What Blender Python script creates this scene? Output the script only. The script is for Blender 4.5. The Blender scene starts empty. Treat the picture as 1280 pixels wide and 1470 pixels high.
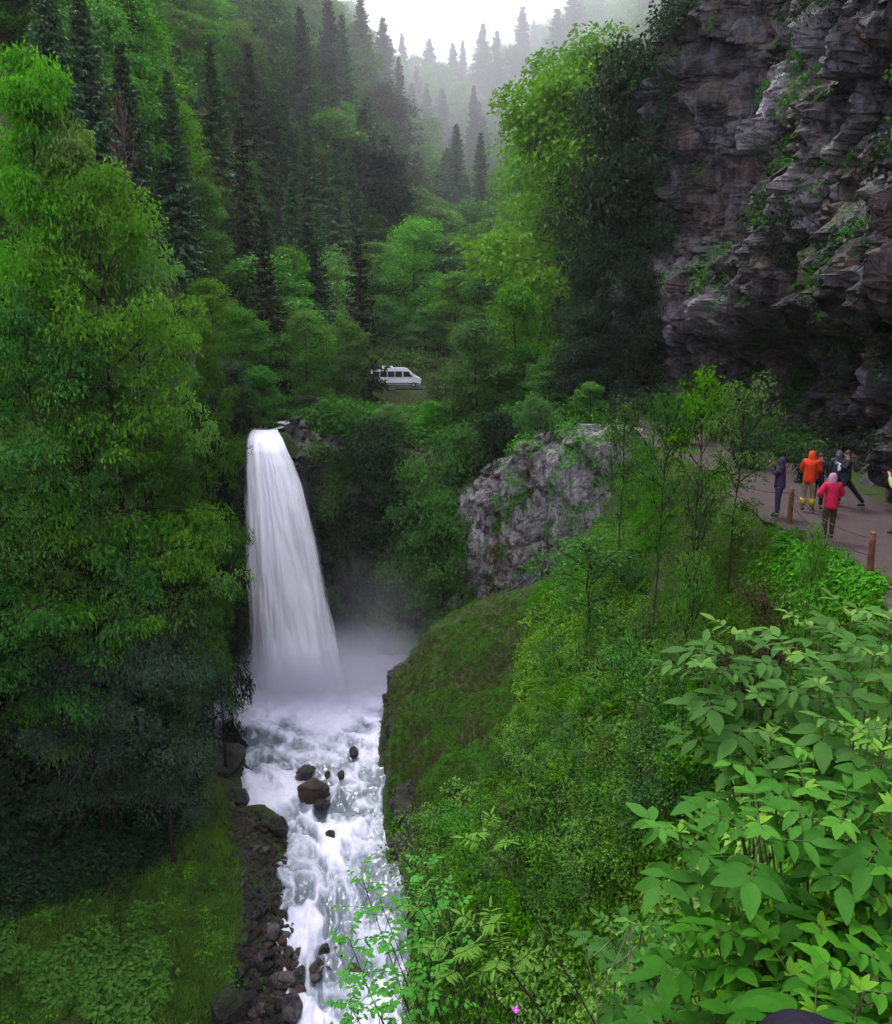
import bpy, bmesh, math, random
import numpy as np
from mathutils import Vector, Matrix

SC = bpy.context.scene
COL = SC.collection
PI = math.pi
R = math.radians

# ------------------------------------------------------------------ camera frame
F = 1100.0
CAM = np.array([0.0, 0.0, 22.0])
PITCH = R(12.0)
CT, ST = math.cos(PITCH), math.sin(PITCH)

def ray(px, py):
    x = (px - 640.0) / F
    y = (735.0 - py) / F
    return np.array([x, CT + y * ST, -ST + y * CT])

def at(px, py, Y):
    """world point seen at photo pixel (px,py) at world distance Y"""
    d = ray(px, py)
    return CAM + d * (Y / d[1])

def topix(p):
    v = np.asarray(p, float) - CAM
    f = v[1] * CT - v[2] * ST
    u = v[1] * ST + v[2] * CT
    return 640 + F * v[0] / f, 735 - F * u / f, f

# ------------------------------------------------------------------ noise
def _h(i, j, k, s):
    n = (i * 374761393 + j * 668265263 + k * 1442695041 + s * 974634777) & 0xffffffff
    n = ((n ^ (n >> 13)) * 1274126177) & 0xffffffff
    n = n ^ (n >> 16)
    n = (n * 668265263) & 0xffffffff
    return ((n >> 8) & 0xffff) / 32767.5 - 1.0

def vn(x, y, z=0.0, s=0):
    x, y, z = np.broadcast_arrays(np.asarray(x, float), np.asarray(y, float), np.asarray(z, float))
    i, j, k = np.floor(x).astype(np.int64), np.floor(y).astype(np.int64), np.floor(z).astype(np.int64)
    u, v, w = x - i, y - j, z - k
    u = u * u * u * (u * (u * 6 - 15) + 10); v = v * v * v * (v * (v * 6 - 15) + 10); w = w * w * w * (w * (w * 6 - 15) + 10)
    r = 0
    for a in (0, 1):
        for b in (0, 1):
            for c in (0, 1):
                r = r + _h(i + a, j + b, k + c, s) * (u if a else 1 - u) * (v if b else 1 - v) * (w if c else 1 - w)
    return r

def fbm(x, y, z=0.0, s=0, o=4, g=0.5):
    r = 0; a = 1.0; f = 1.0
    for q in range(o):
        r = r + a * vn(x * f + 13.7 * q, y * f - 7.1 * q, z * f + 3.3 * q, s + q)
        a *= g; f *= 2.03
    return r

def worley(x, y, z, s=0):
    """nearest jittered cell: distance, second distance, cell random"""
    i, j, k = np.floor(x).astype(np.int64), np.floor(y).astype(np.int64), np.floor(z).astype(np.int64)
    d1 = np.full(x.shape, 9.0); d2 = np.full(x.shape, 9.0); cr = np.zeros(x.shape)
    for a in (-1, 0, 1):
        for b in (-1, 0, 1):
            for c in (-1, 0, 1):
                ii, jj, kk = i + a, j + b, k + c
                fx = ii + .5 + .45 * _h(ii, jj, kk, s + 1) - x
                fy = jj + .5 + .45 * _h(ii, jj, kk, s + 2) - y
                fz = kk + .5 + .45 * _h(ii, jj, kk, s + 3) - z
                d = np.sqrt(fx * fx + fy * fy + fz * fz)
                m = d < d1
                d2 = np.where(m, d1, np.minimum(d2, d))
                cr = np.where(m, _h(ii, jj, kk, s + 4), cr)
                d1 = np.where(m, d, d1)
    return d1, d2, cr

# ------------------------------------------------------------------ object helpers
def tag(o, label=None, cat=None, group=None, kind=None):
    if label: o['label'] = label
    if cat: o['category'] = cat
    if group: o['group'] = group
    if kind: o['kind'] = kind
    return o

def link(name, me, mat=None, parent=None):
    o = bpy.data.objects.new(name, me)
    COL.objects.link(o)
    if mat is not None and me is not None:
        me.materials.append(mat)
    if parent is not None:
        o.parent = parent
    return o

def empty(name, loc, rz=0.0, label=None, cat=None, group=None):
    o = bpy.data.objects.new(name, None)
    o.empty_display_size = .2
    COL.objects.link(o)
    o.location = loc; o.rotation_euler = (0, 0, rz)
    return tag(o, label, cat, group)

def mesh_np(name, V, Q, attrs=None, smooth=True, mats=None):
    """V (n,3); Q (m,k) faces all of size k, or list of such arrays"""
    me = bpy.data.meshes.new(name)
    Qs = Q if isinstance(Q, list) else [Q]
    Qs = [q for q in Qs if len(q)]
    n = len(V)
    me.vertices.add(n)
    me.vertices.foreach_set('co', np.ascontiguousarray(V, dtype=np.float32).ravel())
    tot = sum(q.size for q in Qs); nf = sum(len(q) for q in Qs)
    me.loops.add(tot); me.polygons.add(nf)
    me.loops.foreach_set('vertex_index', np.concatenate([q.ravel() for q in Qs]).astype(np.int32))
    st = []; c = 0
    for q in Qs:
        st.append(c + np.arange(len(q)) * q.shape[1]); c += q.size
    me.polygons.foreach_set('loop_start', np.concatenate(st).astype(np.int32))
    if mats is not None:
        me.polygons.foreach_set('material_index', np.asarray(mats, dtype=np.int32))
    me.polygons.foreach_set('use_smooth', np.full(nf, smooth))
    if attrs:
        for k, a in attrs.items():
            at_ = me.attributes.new(k, 'FLOAT', 'POINT')
            at_.data.foreach_set('value', np.ascontiguousarray(a, dtype=np.float32).ravel())
    me.update(calc_edges=True)
    return me

def grid_quads(nu, nv, wrap=False):
    a = np.arange(nu * nv).reshape(nu, nv)
    if wrap:
        a = np.concatenate([a, a[:1]], 0)
    return np.stack([a[:-1, :-1], a[1:, :-1], a[1:, 1:], a[:-1, 1:]], -1).reshape(-1, 4)

class MB:
    """collects tubes, boxes and grids into one mesh"""
    def __init__(s):
        s.V = []; s.Q = []; s.T = []; s.n = 0
    def add(s, V, Q=None, T=None):
        V = np.asarray(V, float)
        if Q is not None and len(Q): s.Q.append(np.asarray(Q) + s.n)
        if T is not None and len(T): s.T.append(np.asarray(T) + s.n)
        s.V.append(V); s.n += len(V)
    def tube(s, pts, rad, k=8, cap=True, squash=None):
        pts = np.asarray(pts, float); m = len(pts)
        rad = np.broadcast_to(np.asarray(rad, float), (m,))
        d = np.gradient(pts, axis=0); d /= (np.linalg.norm(d, axis=1, keepdims=True) + 1e-9)
        ref = np.where(np.abs(d[:, 2:3]) > .9, np.array([[1., 0, 0]]), np.array([[0, 0, 1.]]))
        if np.abs(d[:, 2]).mean() > .6: ref = np.tile([[1., 0, 0]], (m, 1))
        elif np.abs(d[:, 2]).max() < .97: ref = np.tile([[0, 0, 1.]], (m, 1))
        a = np.cross(d, ref); a /= (np.linalg.norm(a, axis=1, keepdims=True) + 1e-9)
        b = np.cross(d, a)
        t = np.arange(k) * 2 * PI / k
        ring = pts[:, None] + rad[:, None, None] * (np.cos(t)[None, :, None] * a[:, None] + np.sin(t)[None, :, None] * b[:, None])
        V = ring.reshape(-1, 3)
        g = np.arange(m * k).reshape(m, k); g = np.concatenate([g, g[:, :1]], 1)
        Q = np.stack([g[:-1, :-1], g[:-1, 1:], g[1:, 1:], g[1:, :-1]], -1).reshape(-1, 4)
        T = None
        if cap:
            V = np.concatenate([V, pts[:1], pts[-1:]])
            c0, c1 = m * k, m * k + 1
            i = np.arange(k); j = (i + 1) % k
            T = np.concatenate([np.stack([np.full(k, c0), j, i], 1), np.stack([np.full(k, c1), (m - 1) * k + i, (m - 1) * k + j], 1)])
        s.add(V, Q, T)
    def box(s, c, sz, rot=None):
        c = np.asarray(c, float); h = np.asarray(sz, float) / 2
        V = np.array([[x, y, z] for x in (-1, 1) for y in (-1, 1) for z in (-1, 1)]) * h
        if rot is not None: V = V @ np.array(Matrix(rot).to_3x3()).T
        Q = [[0, 1, 3, 2], [4, 6, 7, 5], [0, 4, 5, 1], [2, 3, 7, 6], [0, 2, 6, 4], [1, 5, 7, 3]]
        s.add(V + c, Q)
    def mesh(s, name, attrs=None, smooth=True):
        V = np.concatenate(s.V)
        fs = []
        if s.Q: fs.append(np.concatenate(s.Q))
        if s.T: fs.append(np.concatenate(s.T))
        return mesh_np(name, V, fs, attrs, smooth)
    def build(s, name, mat, parent=None, smooth=True, bevel=0):
        o = link(name, s.mesh(name, smooth=smooth), mat, parent)
        if bevel:
            m = o.modifiers.new('b', 'BEVEL'); m.width = bevel; m.segments = 2; m.limit_method = 'ANGLE'
        return o

# ------------------------------------------------------------------ material helpers
class NT:
    def __init__(s, name, rough=.6, spec=.3):
        s.m = bpy.data.materials.new(name); s.m.use_nodes = True
        s.t = s.m.node_tree; s.N = s.t.nodes; s.L = s.t.links
        s.b = s.N['Principled BSDF']; s.out = s.N['Material Output']
        s.b.inputs['Roughness'].default_value = rough
        s.b.inputs['Specular IOR Level'].default_value = spec
    def n(s, typ, **k):
        x = s.N.new(typ)
        for a, v in k.items():
            setattr(x, a, v)
        return x
    def val(s, sock, v):
        if hasattr(v, 'is_output'): s.L.new(v, sock)
        else:
            try: sock.default_value = v
            except Exception: sock.default_value = (*v, 1.0)
    def math(s, op, a, b=0.0, clamp=False):
        x = s.n('ShaderNodeMath', operation=op); x.use_clamp = clamp
        s.val(x.inputs[0], a); s.val(x.inputs[1], b); return x.outputs[0]
    def mix(s, f, a, b, blend='MIX'):
        x = s.n('ShaderNodeMix', data_type='RGBA', blend_type=blend)
        s.val(x.inputs[0], f); s.val(x.inputs[6], col(a)); s.val(x.inputs[7], col(b)); return x.outputs[2]
    def coord(s, kind='Object', scale=(1, 1, 1)):
        tc = s.n('ShaderNodeTexCoord'); mp = s.n('ShaderNodeMapping')
        if kind == 'World':
            g = s.n('ShaderNodeNewGeometry'); s.L.new(g.outputs['Position'], mp.inputs[0])
        else: s.L.new(tc.outputs[kind], mp.inputs[0])
        mp.inputs['Scale'].default_value = scale
        return mp.outputs[0]
    def noise(s, vec, scale=1, detail=4, rough=.55, out=0, dist=0.0):
        x = s.n('ShaderNodeTexNoise'); s.L.new(vec, x.inputs['Vector'])
        x.inputs['Scale'].default_value = scale; x.inputs['Detail'].default_value = detail
        x.inputs['Roughness'].default_value = rough; x.inputs['Distortion'].default_value = dist
        return x.outputs[out]
    def voro(s, vec, scale=1, feature='F1', out='Distance'):
        x = s.n('ShaderNodeTexVoronoi', feature=feature); s.L.new(vec, x.inputs['Vector'])
        x.inputs['Scale'].default_value = scale
        return x.outputs[out]
    def ramp(s, f, stops):
        x = s.n('ShaderNodeValToRGB'); s.L.new(f, x.inputs[0])
        e = x.color_ramp.elements
        while len(e) < len(stops): e.new(.5)
        for q, (p, c) in enumerate(stops):
            e[q].position = p; e[q].color = (*c, 1) if hasattr(c, '__len__') and len(c) == 3 else ((c, c, c, 1) if not hasattr(c, '__len__') else c)
        return x.outputs[0]
    def rng(s, f, a, b, c=0.0, d=1.0):
        x = s.n('ShaderNodeMapRange'); s.L.new(f, x.inputs[0])
        for q, v in enumerate((a, b, c, d)): x.inputs[1 + q].default_value = v
        return x.outputs[0]
    def attr(s, name):
        x = s.n('ShaderNodeAttribute', attribute_name=name); return x.outputs['Fac']
    def bump(s, h, strength=.5, dist=.05):
        x = s.n('ShaderNodeBump'); s.L.new(h, x.inputs['Height'])
        x.inputs['Strength'].default_value = strength; x.inputs['Distance'].default_value = dist
        s.L.new(x.outputs[0], s.b.inputs['Normal']); return x
    def base(s, v): s.val(s.b.inputs['Base Color'], v if hasattr(v, 'is_output') else col(v)); return s

def col(c):
    if hasattr(c, 'is_output') or not hasattr(c, '__len__'): return c
    return (*c, 1.0) if len(c) == 3 else c

def plain(name, c, rough=.6, spec=.3, metallic=0, bump=None, var=.15, vs=8):
    t = NT(name, rough, spec)
    v = t.coord('Object')
    n = t.noise(v, vs, 4)
    t.base(t.mix(t.rng(n, .3, .7), [q * (1 - var) for q in c], [min(1, q * (1 + var)) for q in c]))
    t.b.inputs['Metallic'].default_value = metallic
    if bump: t.bump(t.noise(v, bump[0], 4), bump[1], bump[2])
    return t.m
# ------------------------------------------------------------------ terrain function
ST_ = [
 (-40, [(-220,150),(-80,70),(-45,20),(-34,2),(-30,-2),(-24,-3),(-20,0),(-12,10),(-3,20),(0,20.6),(6,20.6),(14,26),(30,52),(60,85),(220,170)]),
 (0,   [(-220,160),(-80,75),(-30,22),(-21,6),(-17,-1),(-15.5,-3),(-11,-3),(-9,1),(-6,7),(-3,14.5),(-1,19.6),(0,20.3),(6,20.4),(11,21),(14,27),(24,45),(60,85),(220,170)]),
 (4,   [(-220,160),(-80,75),(-29,21),(-19,5),(-14,-.5),(-13,-2.8),(-8,-2.8),(-5,4),(-2,10),(0,14),(2.2,17.6),(4,18.8),(9,18.9),(12,19.4),(15,25),(24,45),(60,85),(220,168)]),
 (10,  [(-220,160),(-80,76),(-27,20),(-18,5),(-12,-.2),(-9,-2.6),(-5,-2.6),(-2,4),(1,8.6),(4,13.4),(6.5,16.8),(7.5,17.3),(12.5,17.3),(15.5,19),(18,27),(24,45),(60,84),(220,166)]),
 (16,  [(-220,160),(-80,78),(-30,27),(-21,12),(-16,4),(-12,.9),(-6.5,-1.5),(-4.6,-2.4),(-.6,-2.4),(1.6,2),(4,6),(6.5,11),(8.8,16.4),(9.3,17),(14.3,17),(18.4,17.3),(20.2,30),(24,46),(60,82),(220,165)]),
 (22,  [(-220,162),(-80,79),(-30,29),(-20,11),(-15.5,3.4),(-12,1.6),(-8,.4),(-5.4,-1.2),(-4.8,-1.8),(-1.3,-1.8),(.4,2),(4,6.6),(7,11.6),(9.2,16.5),(9.9,17),(14.6,17),(18.5,17.3),(20.4,32),(24,48),(60,82),(220,165)]),
 (29,  [(-220,164),(-80,80),(-32,32),(-21,14),(-15.5,3.2),(-12,1.8),(-8.6,.5),(-7,-.8),(-6.4,-1.2),(-1.7,-1.2),(-.9,1.2),(2,4),(5,8),(8,12.8),(10,16.6),(10.4,17),(15,17),(18.8,17.4),(20.8,33),(25,50),(60,82),(220,165)]),
 (37,  [(-220,166),(-80,82),(-34,38),(-22,19),(-16.5,6),(-14.5,3),(-12.4,1.2),(-11,.0),(-10.2,-.8),(-3.3,-.8),(-2.8,2.4),(-.6,4.3),(3,6.3),(6,9),(9,13.6),(10.6,17),(11,17.1),(15.4,17.1),(19.2,17.6),(21,34),(26,52),(60,80),(220,165)]),
 (42,  [(-220,168),(-80,84),(-34,40),(-22,21),(-17.5,10),(-15.8,3),(-14.6,.4),(-14,-.8),(-4,-.8),(-3.4,2.8),(-1,5.6),(2.4,7.4),(6,9.2),(9,13.4),(10.7,17.1),(11,17.1),(15.4,17.1),(19.4,17.8),(21.2,35),(26,53),(60,80),(220,165)]),
 (46,  [(-220,169),(-80,85),(-34,42),(-22,23),(-18,14),(-16.6,6),(-15.6,-.8),(-3.6,-.8),(-3,1.5),(-1.6,4.2),(2,6.8),(5,7.4),(8.6,9),(10.6,13),(11,17.2),(15.6,17.2),(19.4,18),(21.2,36),(26,54),(60,80),(220,165)]),
 (48.6,[(-220,170),(-80,85),(-34,43),(-22,25),(-18,17),(-16.2,8),(-15.2,-.8),(-3,-.8),(-1,.6),(2,2.4),(4.5,5),(6.8,8.5),(9,14),(10.6,17.2),(15.8,17.3),(19.2,18.2),(21.2,36),(26,54),(60,80),(220,165)]),
 (50.4,[(-220,170),(-80,85),(-34,44),(-22,26),(-17.5,21),(-14.4,18.6),(-13,16.55),(-10.6,16.55),(-9.4,15),(-8.8,-.8),(-2,-.8),(1.5,.5),(4,4),(6.5,10),(8.5,16),(10.5,17.3),(16,17.4),(19,18.6),(21.2,37),(26,54),(60,80),(220,165)]),
 (53.6,[(-220,170),(-80,85),(-34,44),(-22,27),(-17.5,21.5),(-14,18.6),(-12.8,16.6),(-10.5,16.6),(-9.2,15),(-8.6,-.8),(-2,-.8),(1,1),(3,6),(5,12),(7,16.6),(11,17.5),(16,17.6),(18.5,24.5),(21,38),(26,54),(60,80),(220,165)]),
 (55.4,  [(-220,170),(-80,85),(-34,44),(-22,27),(-17.5,21.5),(-14,18.6),(-12.8,16.6),(-10.5,16.6),(-8.5,17.8),(-5,15),(-1,14),(2,15),(5,17),(11,17.6),(16,17.6),(18.5,25),(21,38),(26,54),(60,80),(220,165)]),
 (62,  [(-220,175),(-80,86),(-34,46),(-22,28),(-17,20),(-13,16.8),(-9,16.8),(-6,16.2),(0,15.6),(6,16.6),(13,17.8),(17,18.2),(19,26),(22,40),(27,54),(60,80),(220,165)]),
 (76,  [(-220,180),(-80,88),(-34,48),(-20,26),(-13,17.6),(-8,16.4),(0,15.6),(8,16.6),(16,18.4),(20,24),(24,42),(30,54),(60,80),(220,160)]),
 (98,  [(-220,188),(-80,92),(-34,46),(-22,26),(-15,16.0),(-8,14.6),(2,14.8),(10,17),(20,23),(30,38),(60,66),(220,150)]),
 (105.5,[(-220,190),(-80,93),(-36,46),(-26,20),(-22,16.6),(-8,16.6),(4,16.6),(12,17.5),(20,23),(30,37),(60,64),(220,150)]),
 (113.5,[(-220,192),(-80,95),(-36,46),(-27,24),(-22,16.9),(-8,16.7),(4,16.8),(12,18),(20,24),(30,37),(60,64),(220,150)]),
 (120, [(-220,194),(-80,97),(-36,52),(-22,30),(-10,22),(0,20),(10,22),(20,28),(30,38),(60,65),(220,152)]),
 (150, [(-220,205),(-80,110),(-36,72),(-16,48),(-6,36),(4,31),(14,35),(24,42),(40,55),(80,82),(220,160)]),
 (200, [(-220,225),(-90,150),(-50,118),(-24,86),(-8,60),(6,52),(18,56),(32,66),(50,82),(90,112),(220,185)]),
 (250, [(-220,240),(-100,180),(-60,150),(-30,112),(-12,84),(4,76),(20,80),(40,94),(62,114),(110,150),(220,215)]),
 (310, [(-260,260),(-100,205),(-50,150),(-30,128),(-12,116),(4,117),(20,122),(40,126),(70,152),(120,196),(240,260)]),
 (380, [(-300,280),(-100,190),(-40,140),(-16,128),(4,132),(24,146),(50,160),(80,196),(130,245),(260,330)]),
 (470, [(-300,260),(-100,150),(-40,130),(-10,124),(14,134),(50,160),(90,220),(150,290),(300,380)]),
 (700, [(-500,240),(-200,160),(0,120),(120,220),(300,360),(500,400)]),
 (1200,[(-500,60),(0,60),(500,60)]),
]
STY = np.array([s[0] for s in ST_], float)

def hs(x, y):
    x, y = np.broadcast_arrays(np.asarray(x, float), np.asarray(y, float))
    out = np.zeros(x.shape)
    yc = np.clip(y, STY[0], STY[-1] - 1e-6)
    k = np.clip(np.searchsorted(STY, yc, side='right') - 1, 0, len(ST_) - 2)
    for q in np.unique(k):
        m = k == q
        A, B = ST_[q][1], ST_[q + 1][1]
        za = np.interp(x[m], [p[0] for p in A], [p[1] for p in A])
        zb = np.interp(x[m], [p[0] for p in B], [p[1] for p in B])
        t = (yc[m] - STY[q]) / (STY[q + 1] - STY[q])
        out[m] = za * (1 - t) + zb * t
    return out

PL = [(-8,.3,20.3),(0,.2,20.3),(4,3.6,18.8),(10,7.3,17.3),(16,9.3,17),(22,9.9,17),(29,10.4,17),(37,11,17.1),(46,11,17.2),(54,11,17.6),(62,12.5,17.9),(72,15,18.2)]
PLY = [p[0] for p in PL]
def path_left(y): return np.interp(y, PLY, [p[1] for p in PL]) + .25 * np.sin(np.asarray(y) * .45) 
def path_z(y): return np.interp(y, PLY, [p[2] for p in PL])
def path_w(y): return np.interp(y, [-8, 0, 8, 16, 70], [4, 4, 4.2, 4.9, 4.2])

def hmask(x, y):
    m = np.ones(np.broadcast(x, y).shape)
    on = (x > path_left(y) - .5) & (x < path_left(y) + path_w(y) + .6) & (y > -8) & (y < 70)
    m = np.where(on, .0, m)
    rd = (y > 104.5) & (y < 114.5) & (x > -24) & (x < 10)
    return np.where(rd, 0.0, m)

def H(x, y):
    x, y = np.broadcast_arrays(np.asarray(x, float), np.asarray(y, float))
    z = hs(x, y)
    far = np.clip((y - 55) / 60, 0, 1)
    amp = .38 + 2.6 * far
    sc = 1 / (2.2 + 12 * far)
    # blend on a fixed set of scales so the noise stays continuous
    n1 = fbm(x / 2.4, y / 2.4, z / 3, 5, 4) * .34
    n2 = fbm(x / 15, y / 15, z / 22, 9, 4) * 3.6
    n = n1 + n2 * far
    mnd = np.exp(-(((x - .5) / 4.5) ** 2 + ((y - 38.5) / 7) ** 2))
    n = n + mnd * (.45 * fbm(x / 1.6, y / 1.6, 0, 15, 3) - .15)
    lb = np.exp(-(((x + 11) / 4) ** 2 + ((y - 24) / 6) ** 2))
    n = n + lb * .55 * fbm(x / 1.9, y / 1.9, 0, 18, 3)
    return z + n * hmask(x, y)

def hit(px, py, y0=3.0, y1=420.0):
    d = ray(px, py)
    t = np.arange(y0, y1, .35)
    P = CAM[None] + d[None] * (t / d[1])[:, None]
    z = hs(P[:, 0], P[:, 1])
    b = np.nonzero(P[:, 2] < z)[0]
    return None if len(b) == 0 else P[b[0]]

def hits(px, py, y0=3.0, y1=420.0, n=900):
    """vectorised hit: arrays of pixels -> points, valid mask"""
    px, py = np.asarray(px, float), np.asarray(py, float)
    dx = (px - 640) / F; yy = (735 - py) / F
    dy = CT + yy * ST; dz = -ST + yy * CT
    t = y0 * (y1 / y0) ** (np.arange(n) / (n - 1))
    X = dx[:, None] / dy[:, None] * t; Z = 22 + dz[:, None] / dy[:, None] * t
    z = hs(X, np.broadcast_to(t, X.shape))
    b = Z < z
    k = b.argmax(1); ok = b.any(1)
    i = np.arange(len(px))
    return np.stack([X[i, k], t[k], z[i, k]], 1), ok

# ------------------------------------------------------------------ ground sheet
def axis(segs):
    out = []
    for a, b, st in segs: out.append(np.arange(a, b, st))
    return np.concatenate(out)
gx = axis([(-900,-220,40),(-220,-60,5),(-60,-24,1.0),(-24,-16,.45),(-16,18,.26),(18,40,1.0),(40,220,5),(220,901,40)])
gy = axis([(-60,-6,3),(-6,14,.5),(14,56,.26),(56,80,.7),(80,125,1.0),(125,330,2.6),(330,500,6),(500,1300,50)])

def ground_material():
    t = NT('ground_soil_moss', .95, .15)
    w = t.coord('World')
    n1 = t.noise(w, .45, 5); n2 = t.noise(w, 3.2, 5, .65); n3 = t.noise(w, 14, 3, .7)
    soil = t.mix(n2, (.018, .013, .010), (.05, .038, .028))
    moss = t.mix(n3, (.016, .028, .007), (.058, .085, .018))
    moss = t.mix(t.rng(n1, .35, .7), moss, (.045, .09, .02))
    n4 = t.noise(w, .9, 4, .6, dist=.6); moss = t.mix(t.rng(n4, .52, .66, 0, .35), moss, (.045, .040, .012))
    g = t.n('ShaderNodeNewGeometry'); sx = t.n('ShaderNodeSeparateXYZ'); t.L.new(g.outputs['Normal'], sx.inputs[0])
    up = t.rng(sx.outputs[2], .28, .62)
    f = t.math('MULTIPLY', up, t.rng(n2, .36, .52))
    rock = t.mix(n2, (.03, .028, .03), (.11, .10, .10))
    low = t.mix(t.rng(sx.outputs[2], .25, .5), rock, soil)
    c = t.mix(f, low, moss)
    t.base(c)
    t.bump(t.math('ADD', t.math('MULTIPLY', n2, .6), t.math('MULTIPLY', n3, .3)), .9, .18)
    return t.m

def build_ground():
    X, Y = np.meshgrid(gx, gy, indexing='ij')
    Z = H(X, Y)
    V = np.stack([X, Y, Z], -1).reshape(-1, 3)
    me = mesh_np('ground', V, grid_quads(len(gx), len(gy)))
    o = link('ground', me, ground_material()); tag(o, kind='structure')
    return o

# ------------------------------------------------------------------ rock
def rock_material(name, dark=(.035, .033, .038), light=(.30, .28, .30), warm=.25, moss=.5, wet=.55, streak=1.0, pale=.5, spots=None):
    t = NT(name, wet, .35)
    w = t.coord('World')
    ws = t.coord('World', (1.6, 1.6, .28))
    n0 = t.noise(w, .22, 4, .6); n1 = t.noise(w, .9, 6, .62); n2 = t.noise(w, 5.5, 5, .7); nst = t.noise(ws, 1.5, 5, .7, dist=.4)
    # patches: dark lichen/water stains against pale clean stone
    k = t.math('ADD', t.math('MULTIPLY', n1, .45), t.math('MULTIPLY', nst, .55 * streak))
    k = t.math('ADD', k, t.math('MULTIPLY', t.math('SUBTRACT', n0, .5), .55))
    c = t.ramp(k, [(.30, [q * .6 for q in dark]), (.43, dark), (.52 + .04 * (1 - pale), [a * .5 + b * .5 for a, b in zip(dark, light)]), (.66, light), (.8, [min(.6, q * 1.35) for q in light])])
    c = t.mix(t.rng(n2, .35, .68, .0, .75), c, t.mix(.5, c, (.01, .01, .012)))
    # joints: thin dark cracks that wander through the rock
    wd = t.n('ShaderNodeVectorMath', operation='MULTIPLY_ADD'); t.L.new(t.noise(w, .8, 3, .6, out=1), wd.inputs[0]); wd.inputs[1].default_value = (1.6, 1.6, 1.6); t.L.new(w, wd.inputs[2])
    ck = t.voro(wd.outputs[0], .75, 'DISTANCE_TO_EDGE'); ck2 = t.voro(wd.outputs[0], 2.3, 'DISTANCE_TO_EDGE')
    cf = t.math('MAXIMUM', t.rng(ck, 0, .035, .55, 0), t.math('MULTIPLY', t.rng(ck2, 0, .04, .35, 0), t.rng(n0, .4, .6)))
    c = t.mix(cf, c, (.006, .006, .007))
    # iron-stained warm patches
    nw = t.noise(w, .38, 4, .6, dist=.8)
    wm = t.mix(1.0, c, (1.0, .62, .38), 'MULTIPLY')
    c = t.mix(t.math('MULTIPLY', t.rng(nw, .46, .60), warm), c, wm)
    if spots:
        g = t.n('ShaderNodeNewGeometry')
        for p, r, cc in spots:
            d = t.n('ShaderNodeVectorMath', operation='DISTANCE'); t.L.new(g.outputs['Position'], d.inputs[0]); d.inputs[1].default_value = tuple(p)
            dd = t.math('ADD', d.outputs['Value'], t.math('MULTIPLY', t.math('SUBTRACT', n1, .5), r * 1.4))
            f = t.rng(dd, r, r * .55, 0, .75)
            c = t.mix(f, c, t.mix(1.0, t.mix(.6, c, (.35, .33, .32)), cc, 'MULTIPLY'))
    g = t.n('ShaderNodeNewGeometry'); sx = t.n('ShaderNodeSeparateXYZ'); t.L.new(g.outputs['Normal'], sx.inputs[0])
    up = t.rng(sx.outputs[2], .18, .6)
    mf = t.math('MULTIPLY', t.math('MULTIPLY', up, t.rng(n1, .42, .55)), moss)
    c = t.mix(mf, c, t.mix(n2, (.014, .026, .008), (.05, .085, .018)))
    t.base(c)
    t.bump(t.math('SUBTRACT', t.math('ADD', t.math('MULTIPLY', n2, .5), t.math('MULTIPLY', n1, .7)), t.math('MULTIPLY', cf, .35)), 1.0, .34)
    return t.m

def rock_sheet(name, P, N, mat, amp=1.0, block=1.5, seed=0, strata=0.0, asp=(1.5, 1.0, .5, .36), label=None, cat='rock face', extra=None):
    """P (nu,nv,3) base surface, N (nu,nv,3) outward dir; displaced into ledges and blocks"""
    x, y, z = P[..., 0], P[..., 1], P[..., 2]
    jx = fbm(x / 3, y / 3, z / 3, seed, 3) * .8
    d1, d2, cr = worley(x / (block * asp[0]) + jx * .4, y / (block * asp[0]) + jx * .25, z / (block * asp[1]) + jx * .3, seed)
    e1, e2, er = worley(x / (block * asp[2]) + .15 * z, y / (block * asp[2]) + jx * .3 + .22 * z, z / (block * asp[3]), seed + 7)
    big = fbm(x / 7, y / 7, z / 5, seed + 3, 3)
    col_ = fbm(x / 1.0, y / 1.0, z / 5, seed + 5, 4)
    D = amp * (.80 * cr + .24 * er + 1.25 * big + .6 * col_ - .5 * np.exp(-((d2 - d1) / .07) ** 2) - .16 * np.exp(-((e2 - e1) / .07) ** 2) + .12 * fbm(x * 3, y * 3, z * 3, seed + 8, 3))
    if strata:
        D = D + strata * np.clip(fbm(x / 14, y / 14, z / .9, seed + 21, 3), -.6, .9)
    if extra is not None: D = D * extra
    V = P + N * D[..., None]
    nu, nv = P.shape[:2]
    me = mesh_np(name, V.reshape(-1, 3), grid_quads(nu, nv), smooth=False)
    o = link(name, me, mat)
    if label: tag(o, label, cat)
    o['_v'] = 0
    del o['_v']
    return o, V

def boulder_mesh(name, seed, sx=1, sy=1, sz=.8, n=24, rough=.3, flat=.6):
    u = np.linspace(0, 2 * PI, n, endpoint=False); v = np.linspace(.001, PI - .001, n // 2 + 1)
    U, W = np.meshgrid(u, v, indexing='ij')
    x, y, z = np.cos(U) * np.sin(W), np.sin(U) * np.sin(W), np.cos(W)
    d1, d2, cr = worley(x * 1.1 + seed, y * 1.1, z * 1.1, seed)
    r = 1 + rough * (.55 * cr + .55 * fbm(x * 1.6 + seed, y * 1.6, z * 1.6, seed, 4))
    # facet: clip against random planes for an angular stone
    rs = np.random.RandomState(seed)
    P = np.stack([x * r, y * r, z * r], -1)
    for q in range(9):
        nrm = rs.normal(size=3); nrm /= np.linalg.norm(nrm); h = flat + rs.rand() * .3
        ex = np.maximum(0, P @ nrm - h)
        P = P - ex[..., None] * nrm * .92
    P = P * np.array([sx, sy, sz])
    return mesh_np(name, P.reshape(-1, 3), grid_quads(n, n // 2 + 1, True)[:, ::-1], smooth=True)
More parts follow.
